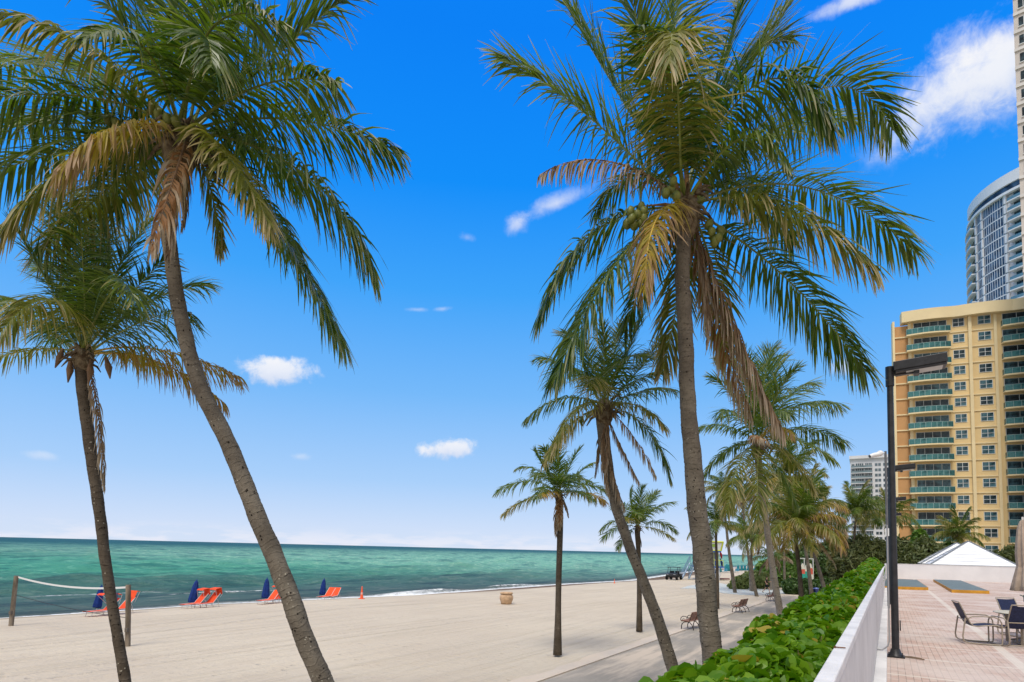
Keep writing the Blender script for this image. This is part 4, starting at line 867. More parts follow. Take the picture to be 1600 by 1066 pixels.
for bi, (b0, b1, g0, g1) in enumerate(bays):
    src = None
    for k, z in enumerate(floors):
        if z < 1: continue
        place_window(('bay', bi), g0, z+.15, lambda g: window(0, g1-g0, 0, FH-.62, bl, 4, 1, g), bl, [GLASS, GLASSD])
        if src is None: src = balcony_parts(bi, b0, b1, bl)
        o = src if k == 0 or src.location.z == 0 and not src.get('used') else dup(src, None, parent=bl)
        src['used'] = 1; o.location = (b0, 0, z)
for wi, (a0, a1) in enumerate(wins):
    for z in floors:
        if z < 1: continue
        place_window(('win', wi), a0, z+FH*.36, lambda g: window(0, a1-a0, 0, FH*.50, bl, 2, 2, g, fr=.07), bl, [GLASS, GLASS, GLASSD])
for o in bpy.data.objects:
    if 'used' in o: del o['used']
# ---- white block far behind
dv2 = ray(-1300, 807.4); dv2 = -dv2[:2]/np.linalg.norm(dv2[:2]); dv2 = np.array([cos(RD(-30.5)), sin(RD(-30.5))])
O2 = atd(1329.5, 780, 315); O2[2] = 0; f2 = plane_fn(O2, dv2)
wb = empty('apartment_block', O2, 'distant white apartment block with grey balconies, left of the black lamp poles', 'apartment building', rz=math.atan2(dv2[1], dv2[0]))
S2 = lambda px: f2(px, 780)[0]; zt2 = f2(1340, 717)[1]; xr = S2(1412)
WB = mat('white_render', (.62,.61,.60), .8, .2, .05, .08)
mb = MB(); mb.box((xr/2, 10, zt2/2), (xr, 20, zt2)); mb.build('wall', WB, wb); mb = MB(); mb.box((xr/2, 9.5, zt2+.7), (xr+.8, 21.5, 1.6)); mb.build('parapet', WB, wb)
fh2 = (f2(1345, 731)[1]-f2(1345, 796)[1])/8.0; zz = f2(1345, 731)[1]
G2 = mat('far_glass', (.04,.065,.08), .15, .7, .4, .1, c2=(.12,.16,.18)); SL2 = mat('far_balcony', (.16,.21,.22), .6, .3, .2, .2)
while zz > 2:
    for (a, c_, ww) in ((1338,1350,0), (1353,1363,0)):
        mb = MB(); x0, x1 = S2(a), S2(c_); mb.box(((x0+x1)/2, -.05, zz+1.35), (x1-x0, .2, 1.9)); o = mb.build('window', G2, wb)
        mb = MB()
        for k in range(1, 4): mb.box((x0+(x1-x0)*k/4, -.2, zz+1.35), (.18, .1, 1.9))
        mb.build('frame', FRAME, o)
    mb = MB(); mb.box(((S2(1330.5)+S2(1364))/2, -.9, zz-.2), (S2(1364)-S2(1330.5), 1.8, .3)); o = mb.build('balcony', WB, wb)
    mb = MB(); mb.box(((S2(1330.5)+S2(1364))/2, -1.75, zz+.45), (S2(1364)-S2(1330.5)-.1, .1, 1.0)); mb.build('railing', SL2, o)
    for (a, c_) in ((1331.5,1336), (1368,1372.2), (1373.2,1377.5), (1381,1385.5), (1387,1391), (1400,1403.5), (1405,1409)):
        mb = MB(); x0, x1 = S2(a), S2(c_); mb.box(((x0+x1)/2, -.05, zz+1.3), (x1-x0, .2, 1.45)); mb.build('window', G2, wb)
    zz -= fh2
# ---- curved glass tower
def curved_tower():
    R_ = 26.0; ce = atd(1677, 480, 190); C0 = np.array([ce[0], ce[1], 0])
    root = empty('glass_tower', C0, 'curved white and blue glass tower rising behind the yellow block', 'tower')
    # angles measured so that -pi/2 faces the camera
    FHt = 3.25; 
    WT = mat('tower_white', (.66,.68,.70), .5, .3, .04, .1); GB = mat('tower_glass', (.03,.065,.13), .4, .12, .5, .4, c2=(.07,.14,.24))
    def P(a, r, z): return (r*cos(a), r*sin(a), z)
    cam_a = math.atan2(-C0[1], -C0[0])
    a_l, a_r = cam_a-1.62, cam_a+1.2
    ztop = 127
    n = 60; mb = MB(); an = [a_l+(a_r-a_l)*k/n for k in range(n+1)]
    full = [2*pi*k/64 for k in range(64)]
    prof = [P(a, R_-.4, 0)[:2] for a in full]
    mb.add([(x, y, 0) for x, y in prof]+[(x, y, ztop) for x, y in prof], [tuple(range(64, 128))]+[(k, (k+1)%64, 64+(k+1)%64, 64+k) for k in range(64)], True); mb.build('core', WT, root)
    g0, g1 = cam_a-1.10, cam_a-.60
    def arc(mb, a0, a1, r0, r1, z0, z1, n=18):
        vs = []
        for k in range(n+1):
            a = a0+(a1-a0)*k/n; vs += [P(a,r0,z0), P(a,r1,z0), P(a,r1,z1), P(a,r0,z1)]
        fs = [(0,1,2,3), (n*4+3, n*4+2, n*4+1, n*4)]
        for k in range(n):
            b_ = k*4; fs += [(b_+1, b_+5, b_+6, b_+2), (b_+2, b_+6, b_+7, b_+3), (b_, b_+4, b_+5, b_+1), (b_+3, b_+7, b_+4, b_)]
        mb.add(vs, fs)
    nf = 23
    for k in range(nf):
        z = ztop-5.5-(k+1)*FHt
        mb = MB(); arc(mb, g0, g1, R_-.35, R_, z+.45, z+FHt-.02, 22); o = mb.build('window_band', GB, root)
        mb = MB(); arc(mb, g0-.01, g1+.01, R_-.3, R_+.07, z, z+.38, 22)
        for j in range(0, 15):
            a = g0+(g1-g0)*j/14; w = .006 if j not in (4, 14, 0) else .026; arc(mb, a-w/2, a+w/2, R_-.05, R_+.04 if j not in (4,14,0) else R_+.5, z+.5, z+FHt, 1)
        mb.build('mullions', WT, o)
        for (b0, b1) in ((cam_a-1.62, cam_a-1.14), (cam_a-.55, cam_a+.3)):
            mb = MB(); arc(mb, b0, b1, R_-.35, R_+1.5, z, z+.35, 14); o = mb.build('balcony', WT, root)
            mb = MB(); arc(mb, b0+.005, b1-.005, R_+1.35, R_+1.42, z+.35, z+1.35, 14); mb.build('railing', mat('tower_railing', (.10,.20,.26), .15, .7), o)
            mb = MB(); arc(mb, b0+.04, b1-.04, R_-.3, R_-.1, z+.35, z+FHt-.35, 12); mb.build('window', GLASSD, root)
    mb = MB(); arc(mb, g0-.45, g1+.7, R_-.3, R_+1.0, ztop-5.5, ztop-4.7, 40); arc(mb, g0-.3, g1+.7, R_-.3, R_+.7, ztop-2.4, ztop+1.2, 40)
    mb.build('crown_band', WT, root)
    mb = MB(); arc(mb, g0-.3, g1+.6, R_-.3, R_+.1, ztop-4.7, ztop-2.4, 30); mb.build('crown_glass', GB, root)
    mb = MB(); mb.lathe([(6, ztop), (6, ztop+3.2), (0, ztop+4)], (-6, -6, 0), 24); mb.build('plant_room', WT, root)
    return root
curved_tower()
# ---- beige tower at the right edge
O3 = atd(1584.5, 0, 60); x0_ = ray(1584.5, 60); 
O3 = EYE+ray(1592, 250)*(95/ray(1592,250)[1]); O3[2] = 0
t3 = empty('beige_tower', O3, 'beige high tower cut by the right edge of the picture, dark windows in its side', 'tower', rz=RD(-42))
BG_ = mat('beige_render', (.56,.50,.44), .8, .2, .05, .2)
mb = MB(); mb.box((15.0, 12, 62), (30, 24, 124)); mb.build('wall', BG_, t3)
mb = MB()
for k in range(38): mb.box((15.0, -.1, 3.2*k+.4), (30.1, .25, .5))
mb.build('floor_band', mat('beige_pale', (.62,.58,.53), .8, .2, .05, .2), t3)
for k in range(20, 37):
    for j in range(2):
        mb = MB(); mb.box((1.3+j*2.6, -.02, 3.2*k+2.0), (1.3, .1, 1.6)); o = mb.build('window', GLASSD, t3)
        mb = MB(); mb.box((1.3+j*2.6, -.09, 3.2*k+2.0), (.08, .06, 1.6)); mb.box((1.3+j*2.6, -.09, 3.2*k+1.16), (1.5, .2, .1)); mb.build('frame', FRAME, o)
# ---- white pavilion roofs beyond the terrace
def pavilion(apex, dist, halfw, eave, label, rz):
    a = atd(*apex, dist); root = empty('pavilion', (a[0], a[1], 0), label, 'pavilion', 'white pavilions beyond the end wall', rz=rz)
    RW = mat('roof_panel', (.74,.75,.76), .45, .4, .05, .6); GR = mat('roof_ridge', (.25,.27,.29), .5, .4)
    h = a[2]; e = eave; w = halfw; mb = MB(); n = 7
    for k in range(4):
        c_, s_ = cos(k*pi/2), sin(k*pi/2); R2 = lambda x, y, z: (x*c_-y*s_, x*s_+y*c_, z)
        for j in range(n):
            t0, t1 = j/n, (j+1)/n; w0_, w1_ = w*(1-t0), w*(1-t1); za, zb = e+(h-e)*t0+.0, e+(h-e)*t1
            mb.add([R2(-w0_, -w0_, za+.03), R2(w0_, -w0_, za+.03), R2(w1_, -w1_, zb), R2(-w1_, -w1_, zb)], [(0,1,2,3)])
            mb.add([R2(-w0_, -w0_, za), R2(w0_, -w0_, za), R2(w0_, -w0_, za+.03), R2(-w0_, -w0_, za+.03)], [(0,1,2,3)])
    for k in range(4):
        for j in (1,2,3,4,5): t = j/n; q_ = w*(1-t); c_, s_ = cos(k*pi/2), sin(k*pi/2); mb.box((q_*s_, -q_*c_, e+(h-e)*t+.035), (2*q_-.1, .03, .03), rz=k*pi/2)
    mb.add([(-w,-w,e-.02),(w,-w,e-.02),(w,w,e-.02),(-w,w,e-.02)], [(3,2,1,0)]); mb.build('roof', RW, root)
    mb = MB()
    for k in range(4):
        c_, s_ = cos(k*pi/2), sin(k*pi/2); m_ = 34
        for j in range(m_):
            t = (j+.5)/m_; x, y = -w*(1-t), -w*(1-t); mb.box((x*c_-y*s_, x*s_+y*c_, e+(h-e)*t+.05), (.16,.16,.07), rz=k*pi/2+pi/4)
    mb.build('ridge_tiles', GR, root)
    mb = MB(); 
    for k in range(4):
        c_, s_ = cos(k*pi/2), sin(k*pi/2); mb.box((w*s_, -w*c_, e-.06), (2*w+.1, .1, .16), rz=k*pi/2)
    mb.build('gutter', GR, root)
    for sx in (-1, 1):
        for sy in (-1, 1):
            mb = MB(); mb.box((sx*(w-.5), sy*(w-.5), e/2), (.3,.3,e-.1)); mb.build('post', WHITE, root)
pavilion((1513,846), 66.5, 3.75, 3.48, 'nearer white pavilion roof with a full pyramid, behind the end wall', RD(-31))
pavilion((1495,848.5), 73, 3.9, 3.5, 'farther white pavilion roof, mostly hidden by the one before it', RD(-31))
# ================================================================== LAMP POLES
BLK = mat('black_paint', (.018,.018,.02), .42, .4, .3, 8, bump=.1)
LENS = mat('lamp_lens', (.45,.46,.45), .35, .5)
def lamp(u, label, conduit=False):
    p0 = uv(u, .09, TZ); H = 5.80; root = empty('lamp_post', p0, label, 'lamp post', 'black lamp posts along the white wall', rz=-AZ)
    mb = MB(); mb.tube([(0,0,.03),(0,0,H*.5),(0,0,H)], [.068,.062,.056], 14); mb.tube([(0,0,H-.38),(0,0,H+.02)], .078, 14); mb.build('pole', BLK, root)
    mb = MB(); mb.box((0,0,.015), (.30,.30,.03)); mb.lathe([(.13,.03),(.10,.08),(.075,.16)], n=14)
    for sx in (-1,1):
        for sy in (-1,1): mb.tube([(sx*.11,sy*.11,.02),(sx*.11,sy*.11,.07)], .016, 6)
    mb.build('base_plate', BLK, root)
    mb = MB(); mb.box((.23,0,H-.12), (.44,.075,.10)); mb.box((.45,0,H-.10), (.09,.22,.20)); mb.build('arm', BLK, root)
    mb = MB(); zc = H-.09; 
    mb.box((.91,0,zc+.03), (.88,.40,.18)); mb.box((.91,0,zc-.08), (.84,.36,.05)); hd = mb.build('lamp_head', BLK, root, bevel=.01); hd.rotation_euler = (0, RD(-4), 0); hd.location = (.0,0,.02)
    mb = MB(); mb.box((.97,0,zc-.108), (.60,.30,.012)); mb.build('lens', LENS, hd)
    if conduit:
        mb = MB(); c0 = mat('grey_conduit', (.33,.33,.34), .5); mb.tube([(-.10,-.02,2.6),(-.10,-.02,1.0),(-.10,-.02,.32),(-.13,-.02,.20),(-.22,-.02,.12),(-.34,-.02,.12)], .014, 7); mb.build('conduit', c0, root)
        mb = MB(); mb.box((.085,0,.62), (.02,.09,.20)); mb.build('hand_hole_cover', BLK, root)
        mb = MB(); mb.tube([(.14,-.02,.02),(.30,-.10,.025),(.46,-.14,.02)], .012, 5); mb.tube([(.12,.05,.02),(.26,.02,.03),(.42,-.03,.02)], .010, 5); mb.build('loose_cable', mat('cable_brown', (.16,.11,.07), .8), root)
lamp(14.15, 'nearest and tallest looking black lamp post with a box head over the terrace', True)
lamp(30.1, 'second black lamp post from the viewer, its head just below the white camera')
lamp(46.0, 'third black lamp post from the viewer, small head beside the orange building strip')
lamp(62.0, 'farthest black lamp post, standing near the end wall')
# thin mast with a white camera
pm_ = uv(27.6, -.02, TZ); r_ = empty('camera_mast', pm_, 'white security camera on a thin grey mast behind the nearest lamp post', 'camera', rz=-AZ)
GM = mat('grey_metal', (.12,.12,.125), .45, .4, .1, 5); WP = mat('white_plastic', (.72,.72,.71), .4, .4)
mb = MB(); mb.tube([(0,0,.0),(0,0,6.15)], .045, 10); mb.build('mast', GM, r_)
mb = MB(); mb.tube([(0,0,6.08),(-.20,0,6.08)], .03, 8); mb.lathe([(.05,5.98),(.10,6.02),(.11,6.08),(.10,6.16),(0,6.2)], (-.18,0,0), 14); mb.tube([(-.20,-.03,6.05),(-.40,-.12,6.0),(-.52,-.16,5.96)], [.09,.09,.075], 12); c_ = mb.build('camera_housing', WP, r_)
mb = MB(); mb.tube([(-.50,-.155,5.965),(-.56,-.175,5.95)], [.06,.055], 12); mb.build('lens', BLK, c_)
mb = MB(); mb.box((0,-.06,2.95), (.13,.1,.30)); mb.build('junction_box', WP, r_)
# ================================================================== TERRACE FURNITURE
BRZ = mat('bronze_frame', (.30,.25,.19), .4, .5, .1, 10); NAVY = mat('navy_sling', (.012,.018,.055), .6, .3, .3, 30, bump=.2, bs=120)
def sling_chair():
    root = empty('sling_chair', (0,0,0)); W2 = .27
    seat = [(.02,.93),(.085,.78),(.15,.62),(.22,.48),(.27,.425),(.36,.415),(.50,.44),(.64,.455),(.76,.45),(.83,.43)]
    for s in (-1, 1):
        mb = MB(); mb.tube([(x, s*W2, z) for x, z in [(0.0,.955)]+seat+[(.86,.41)]], .014, 8); mb.build('seat_rail', BRZ, root)
        y = s*(W2+.03)
        mb = MB(); mb.tube([(.12,y,.60),(.09,y,.40),(.06,y,.18),(.075,y,.08),(.14,y,.035),(.40,y,.02),(.74,y,.02),(.79,y,.035),(.80,y,.10),(.80,y,.42)], .0165, 8); mb.build('leg', BRZ, root)
        mb = MB(); mb.tube([(.17,y,.585),(.24,y,.635),(.45,y,.65),(.66,y,.645),(.76,y,.60),(.795,y,.52),(.80,y,.42)], .015, 8); mb.build('armrest', BRZ, root)
    for (x_, w_, z_) in ((0,W2,.955),(.80,W2+.03,.40),(.13,W2+.03,.55),(.10,W2+.03,.05)): mb = MB(); mb.tube([(x_,-w_,z_),(x_,w_,z_)], .013, 8); mb.build('cross_bar', BRZ, root)
    sp = spline([(x, 0, z) for x, z in seat], 4); vs = []; n = len(sp)
    for p in sp:
        for j in range(7): y = -W2+2*W2*j/6; vs.append((p[0], y, p[2]-.016*cos(pi*(j-3)/6.5)))
    m_ = 7; vs2 = [(x, y, z+.006) for x, y, z in vs]; fs = [(i*m_+j, i*m_+j+1, (i+1)*m_+j+1, (i+1)*m_+j) for i in range(n-1) for j in range(6)]; o_ = len(vs)
    mb = MB(); mb.add(vs+vs2, fs+[tuple(o_+k for k in f_[::-1]) for f_ in fs], True); mb.build('sling', NAVY, root)
    return root
ch = sling_chair(); c1 = at(1494,1003,TZ); c1b = at(1545,1006,TZ); ang1 = math.atan2(c1b[1]-c1[1], c1b[0]-c1[0]); ch.location = (c1[0], c1[1], TZ); ch.rotation_euler = (0,0,ang1-.1)
tag(ch, 'empty navy sling chair seen from the side, standing apart left of the round table', 'chair', 'navy sling chairs on the terrace')
tc_ = at(1613,1008,TZ)
dup(ch, at(1601,1013,TZ)+np.array([-.05,-.12,0]), math.atan2(1, .15), 'navy sling chair with its back to the viewer, in front of the round table', None)
k = dup(ch, at(1592,996,TZ)+np.array([.18,.62,0]), math.atan2(-1, .12), 'navy sling chair behind the round table, facing the viewer', None)
STONE = mat('table_top', (.50,.46,.36), .5, .4, .08, 6)
tb = empty('patio_table', (tc_[0], tc_[1], TZ), 'round pale patio table cut by the right edge, with bronze legs', 'table')
mb = MB(); mb.lathe([(0,.70),(.66,.70),(.70,.712),(.70,.728),(.66,.74),(.03,.74)], n=40); mb.build('tabletop', STONE, tb)
for k in range(4):
    a = k*pi/2+.5; c_, s_ = cos(a), sin(a); mb = MB(); mb.box((c_*.47, s_*.47, .36), (.07,.045,.68), rz=a); mb.build('leg', BRZ, tb)
    mb = MB(); mb.tube([(c_*.46, s_*.46, .06), (c_*.25, s_*.25, .12), (c_*.06, s_*.06, .20)], .018, 7); mb.build('brace', BRZ, tb)
BEI = mat('umbrella_cloth', (.36,.28,.215), .85, .15, .15, 6, bump=.3, bs=20)
um_ = at(1605,1006,TZ); um = empty('patio_umbrella', (um_[0], um_[1], TZ), 'closed beige parasol standing through the round table, tied in two tiers', 'umbrella')
mb = MB(); mb.tube([(0,0,.03),(0,0,3.0)], .022, 10); mb.build('pole', mat('pale_pole', (.62,.60,.56), .4, .4), um)
mb = MB(); mb.lathe([(.0,2.95),(.05,2.9),(.10,2.72),(.13,2.4),(.145,2.1),(.13,1.80),(.12,1.74)], n=48, ribs=8, ribd=.16); mb.lathe([(.08,1.92),(.12,1.85),(.17,1.6),(.21,1.40),(.24,1.24),(.22,1.23)], n=48, ribs=8, ribd=.2); mb.build('canopy', BEI, um)
mb = MB(); mb.tube([(0,0,.98),(0,0,1.14)], .04, 12); mb.tube([(-.03,0,1.08),(-.10,-.04,1.12),(-.17,-.05,1.14)], .012, 6); mb.build('crank', mat('crank_green', (.16,.22,.20), .4, .4), um)
mb = MB(); mb.lathe([(.28,0),(.28,.05),(.22,.09),(.05,.11),(.04,.3)], n=24); mb.build('base', BRZ, um)
# ================================================================== BENCHES
IRON = mat('dark_iron', (.03,.02,.016), .5, .4, .3, 20); SLAT = mat('bench_plank', (.30,.15,.10), .7, .2, .2, 12, c2=(.36,.20,.14))
def bench():
    root = empty('park_bench', (0,0,0)); Ls_ = 1.55
    # local: x = front(-)/back(+) depth, y along the bench
    for y in (-Ls_/2, 0, Ls_/2):
        mb = MB(); mb.tube([(-.30,y,0),(-.31,y,.16),(-.26,y,.30),(-.15,y,.38),(.02,y,.40),(.16,y,.37),(.27,y,.26),(.33,y,.12),(.36,y,0)], .024, 7); mb.tube([(.10,y,.40),(.17,y,.55),(.23,y,.74),(.29,y,.90)], .021, 7); mb.tube([(-.33,y,.42),(-.1,y,.43),(.12,y,.42)], .021, 7); mb.build('leg_frame', IRON, root)
    for y in (-Ls_/2, Ls_/2, 0):
        mb = MB(); mb.tube([(-.30,y,.42),(-.35,y,.50),(-.33,y,.60),(-.24,y,.67),(-.12,y,.68),(0,y,.64),(.12,y,.60),(.20,y,.62)], .020, 7); mb.tube([(-.20,y,.43),(-.25,y,.50),(-.20,y,.57),(-.13,y,.54)], .012, 6); mb.build('armrest', IRON, root)
    mb = MB(); 
    for i in range(6): mb.box((-.29+i*.078, 0, .455-.005*i), (.066, Ls_+.1, .028))
    mb.build('seat', SLAT, root, bevel=.005)
    mb = MB()
    for i in range(6):
        t = i/5; mb.box((.145+.13*t, 0, .52+.37*t), (.026, Ls_+.1, .062))
    mb.build('backrest', SLAT, root, bevel=.005); return root
bn_ = bench(); bn_.location = [float(x) for x in at(1083,982,.035)]; bn_.rotation_euler = (0,0,-AZ+RD(-8))
tag(bn_, 'wooden bench with curly iron arms, nearest one, partly hidden by the thickest grey trunk', 'bench', 'benches along the path')
dup(bn_, at(1157,956.5,.035), -AZ+RD(-6), 'second bench along the path, standing clear between the thickest trunk and the next palm')
dup(bn_, at(1206,939,.035), -AZ+RD(-4), 'third and farthest bench, just in front of the walking person')
# ================================================================== BEACH THINGS
WOOD = mat('weathered_post', (.16,.125,.09), .9, .15, .35, 4, c2=(.26,.21,.16), bump=.8, bs=14, vz=.2)
pL, pR = atg(17,978), atg(200,1010)
tL, tR = atd(25.5,900,pL[1]), atd(200.5,914,pR[1])
for (b_, t_, lb) in ((pL, tL, 'leaning wooden volleyball post farther left, the net tied to its top'), (pR, tR, 'upright wooden volleyball post right of the thin dark palm trunk')):
    r_ = empty('net_post', b_, lb, 'post', 'volleyball posts'); mb = MB(); mb.tube([b_-np.array([0,0,.3]), (b_+t_)/2, t_], [.10,.095,.09], 10, smooth=True); mb.build('post', WOOD, r_, True)
    mb = MB(); q_ = b_+(t_-b_)*.27; mb.box(q_+np.array([.02,-.12,0]), (.10,.10,.14)); mb.tube([t_-np.array([0,0,.15])+np.array([-.11,0,0]), t_-np.array([0,0,.15])+np.array([.11,0,0])], .014, 6); mb.build('cleat', mat('cleat_metal', (.12,.10,.08), .6), r_, True)
nr = empty('volleyball_net', (pL+pR)/2, 'sagging volleyball net with a white top tape strung between the two wooden posts', 'net')
def sag(a, b_, s, n=26): t = np.linspace(0,1,n)[:,None]; return a+(b_-a)*t+np.array([0,0,-1])*(s*4*t*(1-t))
a = tL-np.array([0,0,.06])+np.array([.09,0,0]); c_ = tR-np.array([0,0,.10])+np.array([-.09,0,0]); Tp = sag(a, c_, .20)
Bt = sag(pL+(tL-pL)*.62+np.array([.05,0,0]), pR+(tR-pR)*.46, .10)
vs = [tuple(p+np.array([0,0,.04])) for p in Tp]+[tuple(p-np.array([0,0,.035])) for p in Tp]; n = len(Tp)
vs += [(x, y+.01, z) for x, y, z in vs]
mb = MB(); mb.add(vs, [(i, i+1, n+i+1, n+i) for i in range(n-1)]+[(2*n+i+1, 2*n+i, 3*n+i, 3*n+i+1) for i in range(n-1)]+[(i+1, i, 2*n+i, 2*n+i+1) for i in range(n-1)]); mb.build('tape', mat('net_tape', (.66,.66,.64), .8, .1), nr, True)
mb = MB(); mb.tube(list(Bt), .013, 5); 
for p_, q_ in ((Tp[0], Bt[0]), (Tp[-1], Bt[-1])): mb.tube([p_, q_], .012, 5)
mb.build('bottom_cord', mat('net_cord', (.03,.03,.035), .8), nr, True)
mb = MB(); mb.box((Tp[-3]+Bt[-3])/2, (.035,.03,.75)); mb.build('side_tape', mat('net_side_tape', (.05,.06,.14), .8), nr, True)
# loungers with a shade hood, and closed blue umbrellas
ORG = mat('orange_fabric', (.72,.075,.018), .7, .2, .12, 5); ALU = mat('pale_tube', (.55,.52,.48), .4, .5); BLU = mat('blue_fabric', (.008,.028,.155), .75, .2, .25, 5)
def lounger(hood=True):
    root = empty('sun_lounger', (0,0,0)); w = .36
    for s in (-1, 1):
        mb = MB(); mb.tube([(-1.05,s*w,.30),(0.2,s*w,.34),(.85,s*w,1.02)], .022, 6); mb.build('side_rail', ALU, root)
        for (x, f_) in ((-.75,-.1), (.15,.1), (.62,.16)):
            mb = MB(); mb.tube([(x,s*w,.31 if x < .5 else .55),(x+f_*.5,s*w,.14),(x+f_,s*w,0)], .016, 6); mb.build('leg', ALU, root)
    mb = MB(); pr = [(-1.05,.32),(-.3,.30),(.2,.35),(.52,.68),(.88,1.06)]; vs = [(x, s*w, z) for x, z in pr for s in (-1,1)]; vs += [(x, y, z-.03) for x, y, z in vs]; m_ = len(pr)
    mb.add(vs, [(2*i, 2*i+2, 2*i+3, 2*i+1) for i in range(m_-1)]+[(2*m_+2*i+1, 2*m_+2*i+3, 2*m_+2*i+2, 2*m_+2*i) for i in range(m_-1)]+[(2*i+2, 2*i, 2*m_+2*i, 2*m_+2*i+2) for i in range(m_-1)]+[(2*i+1, 2*i+3, 2*m_+2*i+3, 2*m_+2*i+1) for i in range(m_-1)]); mb.build('sling', ORG, root)
    return root
def hood(root, kind):
    mb = MB(); w = .37
    pr = {'up': [(.36,1.28),(.45,1.36),(.92,1.42),(1.02,.95)], 'flat': [(-.25,1.30),(-.1,1.38),(.75,1.38),(.95,1.28)], 'back': [(.75,.95),(.95,1.45),(1.15,1.40)]}[kind]
    vs = [(x, s*w, z) for x, z in pr for s in (-1,1)]; vs += [(x, y, z-.03) for x, y, z in vs]; m_ = len(pr)
    mb.add(vs, [(2*i, 2*i+2, 2*i+3, 2*i+1) for i in range(m_-1)]+[(2*m_+2*i+1, 2*m_+2*i+3, 2*m_+2*i+2, 2*m_+2*i) for i in range(m_-1)]+[(2*i+2, 2*i, 2*m_+2*i, 2*m_+2*i+2) for i in range(m_-1)]+[(2*i+1, 2*i+3, 2*m_+2*i+3, 2*m_+2*i+1) for i in range(m_-1)]); mb.build('shade_hood', ORG, root)
    mb = MB()
    for s in (-1,1): mb.tube([(.80,s*w,.70),(pr[-1][0],s*w,pr[-1][1])], .013, 5); mb.tube([(.55,s*w,.52),(pr[0][0],s*w,pr[0][1])], .013, 5)
    mb.build('hood_frame', ALU, root)
def closed_umbrella(H, mt, r=.25):
    root = empty('beach_umbrella', (0,0,0)); mb = MB(); mb.tube([(0,0,-.1),(0,0,H)], .022, 7); mb.build('pole', ALU, root)
    mb = MB(); mb.lathe([(0,H-.0),(r*.35,H-.10),(r*.62,H*.78),(r*.82,H*.5),(r,H*.26),(r*.92,H*.18),(r*.4,H*.17)], n=24, ribs=6, ribd=.14); mb.build('canopy', mt, root); mb = MB(); mb.lathe([(.0,H+.07),(.03,H+.03),(.03,H-.04)], n=8); mb.build('finial', mt, root)
    return root
L0 = lounger(); hA = None
SETS = [((150,960),(172,962),'flat','with a flat hood, leftmost pair beside the blue umbrella by the thin palm trunk'),((180,958),None,None,None)]
def put_l(src, px, py, rz, label, hk):
    p_ = atg(px, py); o = dup(src, p_, rz+RD(18), label, 'orange loungers along the waterline'); o.scale = (.8,.8,.84)
    if hk: hood(o, hk)
    return o
spec = [(160,962,RD(42),'orange lounger with a flat hood, left one of the pair behind the dark trunk','flat'),(186,959,RD(50),'orange lounger with its hood behind it, right one of the pair behind the dark trunk','back'),
        (304,950,RD(44),'orange lounger with hood folded up, left one of the pair in open view','up'),(324,949,RD(50),'orange lounger with hood folded up, right one of the pair in open view','up'),
        (420,943.5,RD(46),'orange lounger left one of the pair touching the big curved trunk',None),(432,942,RD(50),'orange lounger with a flat hood, half behind the big curved trunk','flat'),
        (510,937,RD(52),'orange lounger right of the big curved trunk, backrest raised high',None),(521,936,RD(62),'low orange lounger farthest right in the row, behind its neighbour',None),(-8,954,RD(40),'orange lounger cut by the left edge of the picture',None)]
for (x, y, rz, lb, hk) in spec: put_l(L0, x, y, rz, lb, hk)
for c_ in list(L0.children): bpy.data.objects.remove(c_)
bpy.data.objects.remove(L0)
U0 = closed_umbrella(1.75, BLU)
tag(U0, 'closed navy umbrella beside the leftmost pair of loungers, next to the thin dark trunk', 'umbrella', 'closed navy umbrellas along the waterline'); U0.location = [float(x) for x in atg(150,957)]; U0.rotation_euler = (0, RD(8), 0)
for (x, y, lb, ti) in ((299,949.5,'closed navy umbrella beside the pair of loungers in open view',7), (414,941.5,'closed navy umbrella just left of the big curved trunk',2), (503,935,'closed navy umbrella farthest right, right of the big curved trunk',4)):
    o = dup(U0, atg(x, y), None, lb); o.rotation_euler = (0, RD(ti), .4)
# traffic cones
CON = mat('cone_orange', (.75,.10,.03), .6, .3)
def cone(px, py, h, label):
    root = empty('traffic_cone', atg(px, py), label, 'traffic cone', 'orange cones on the sand'); mb = MB(); mb.lathe([(.15*h,.03),(.12*h,.08*h),(.045*h,.92*h),(.03*h,h),(0,h)], n=16); mb.build('cone', CON, root)
    mb = MB(); mb.box((0,0,.02), (.42*h,.42*h,.04)); mb.build('base', CON, root)
    mb = MB(); mb.lathe([(.098*h,.36*h),(.081*h,.52*h)], n=16); mb.build('reflective_band', mat('cone_band', (.75,.35,.28), .5), root)
cone(565,936,.95,'orange traffic cone by the surf, left of the planter'); cone(1144,902.5,1.3,'orange traffic cone in the distance between the palms near the teal umbrellas'); cone(960,911.5,.55,'small red orange cone at the seaweed line, left of the leaning trunk')
# planter
r_ = empty('planter', atg(791,944), 'round bulging beige stone planter alone on the sand', 'planter'); TER = mat('cast_stone', (.50,.335,.205), .85, .2, .15, 4, bump=.5, bs=12)
mb = MB(); mb.lathe([(0,.02),(.38,.02),(.40,.12),(.46,.28),(.50,.44),(.49,.58),(.42,.68),(.38,.72)], n=32); mb.build('bowl', TER, r_); mb = MB(); mb.lathe([(.38,.72),(.46,.74),(.47,.84),(.42,.86),(.40,.80),(.0,.78)], n=32); mb.build('rim', TER, r_)
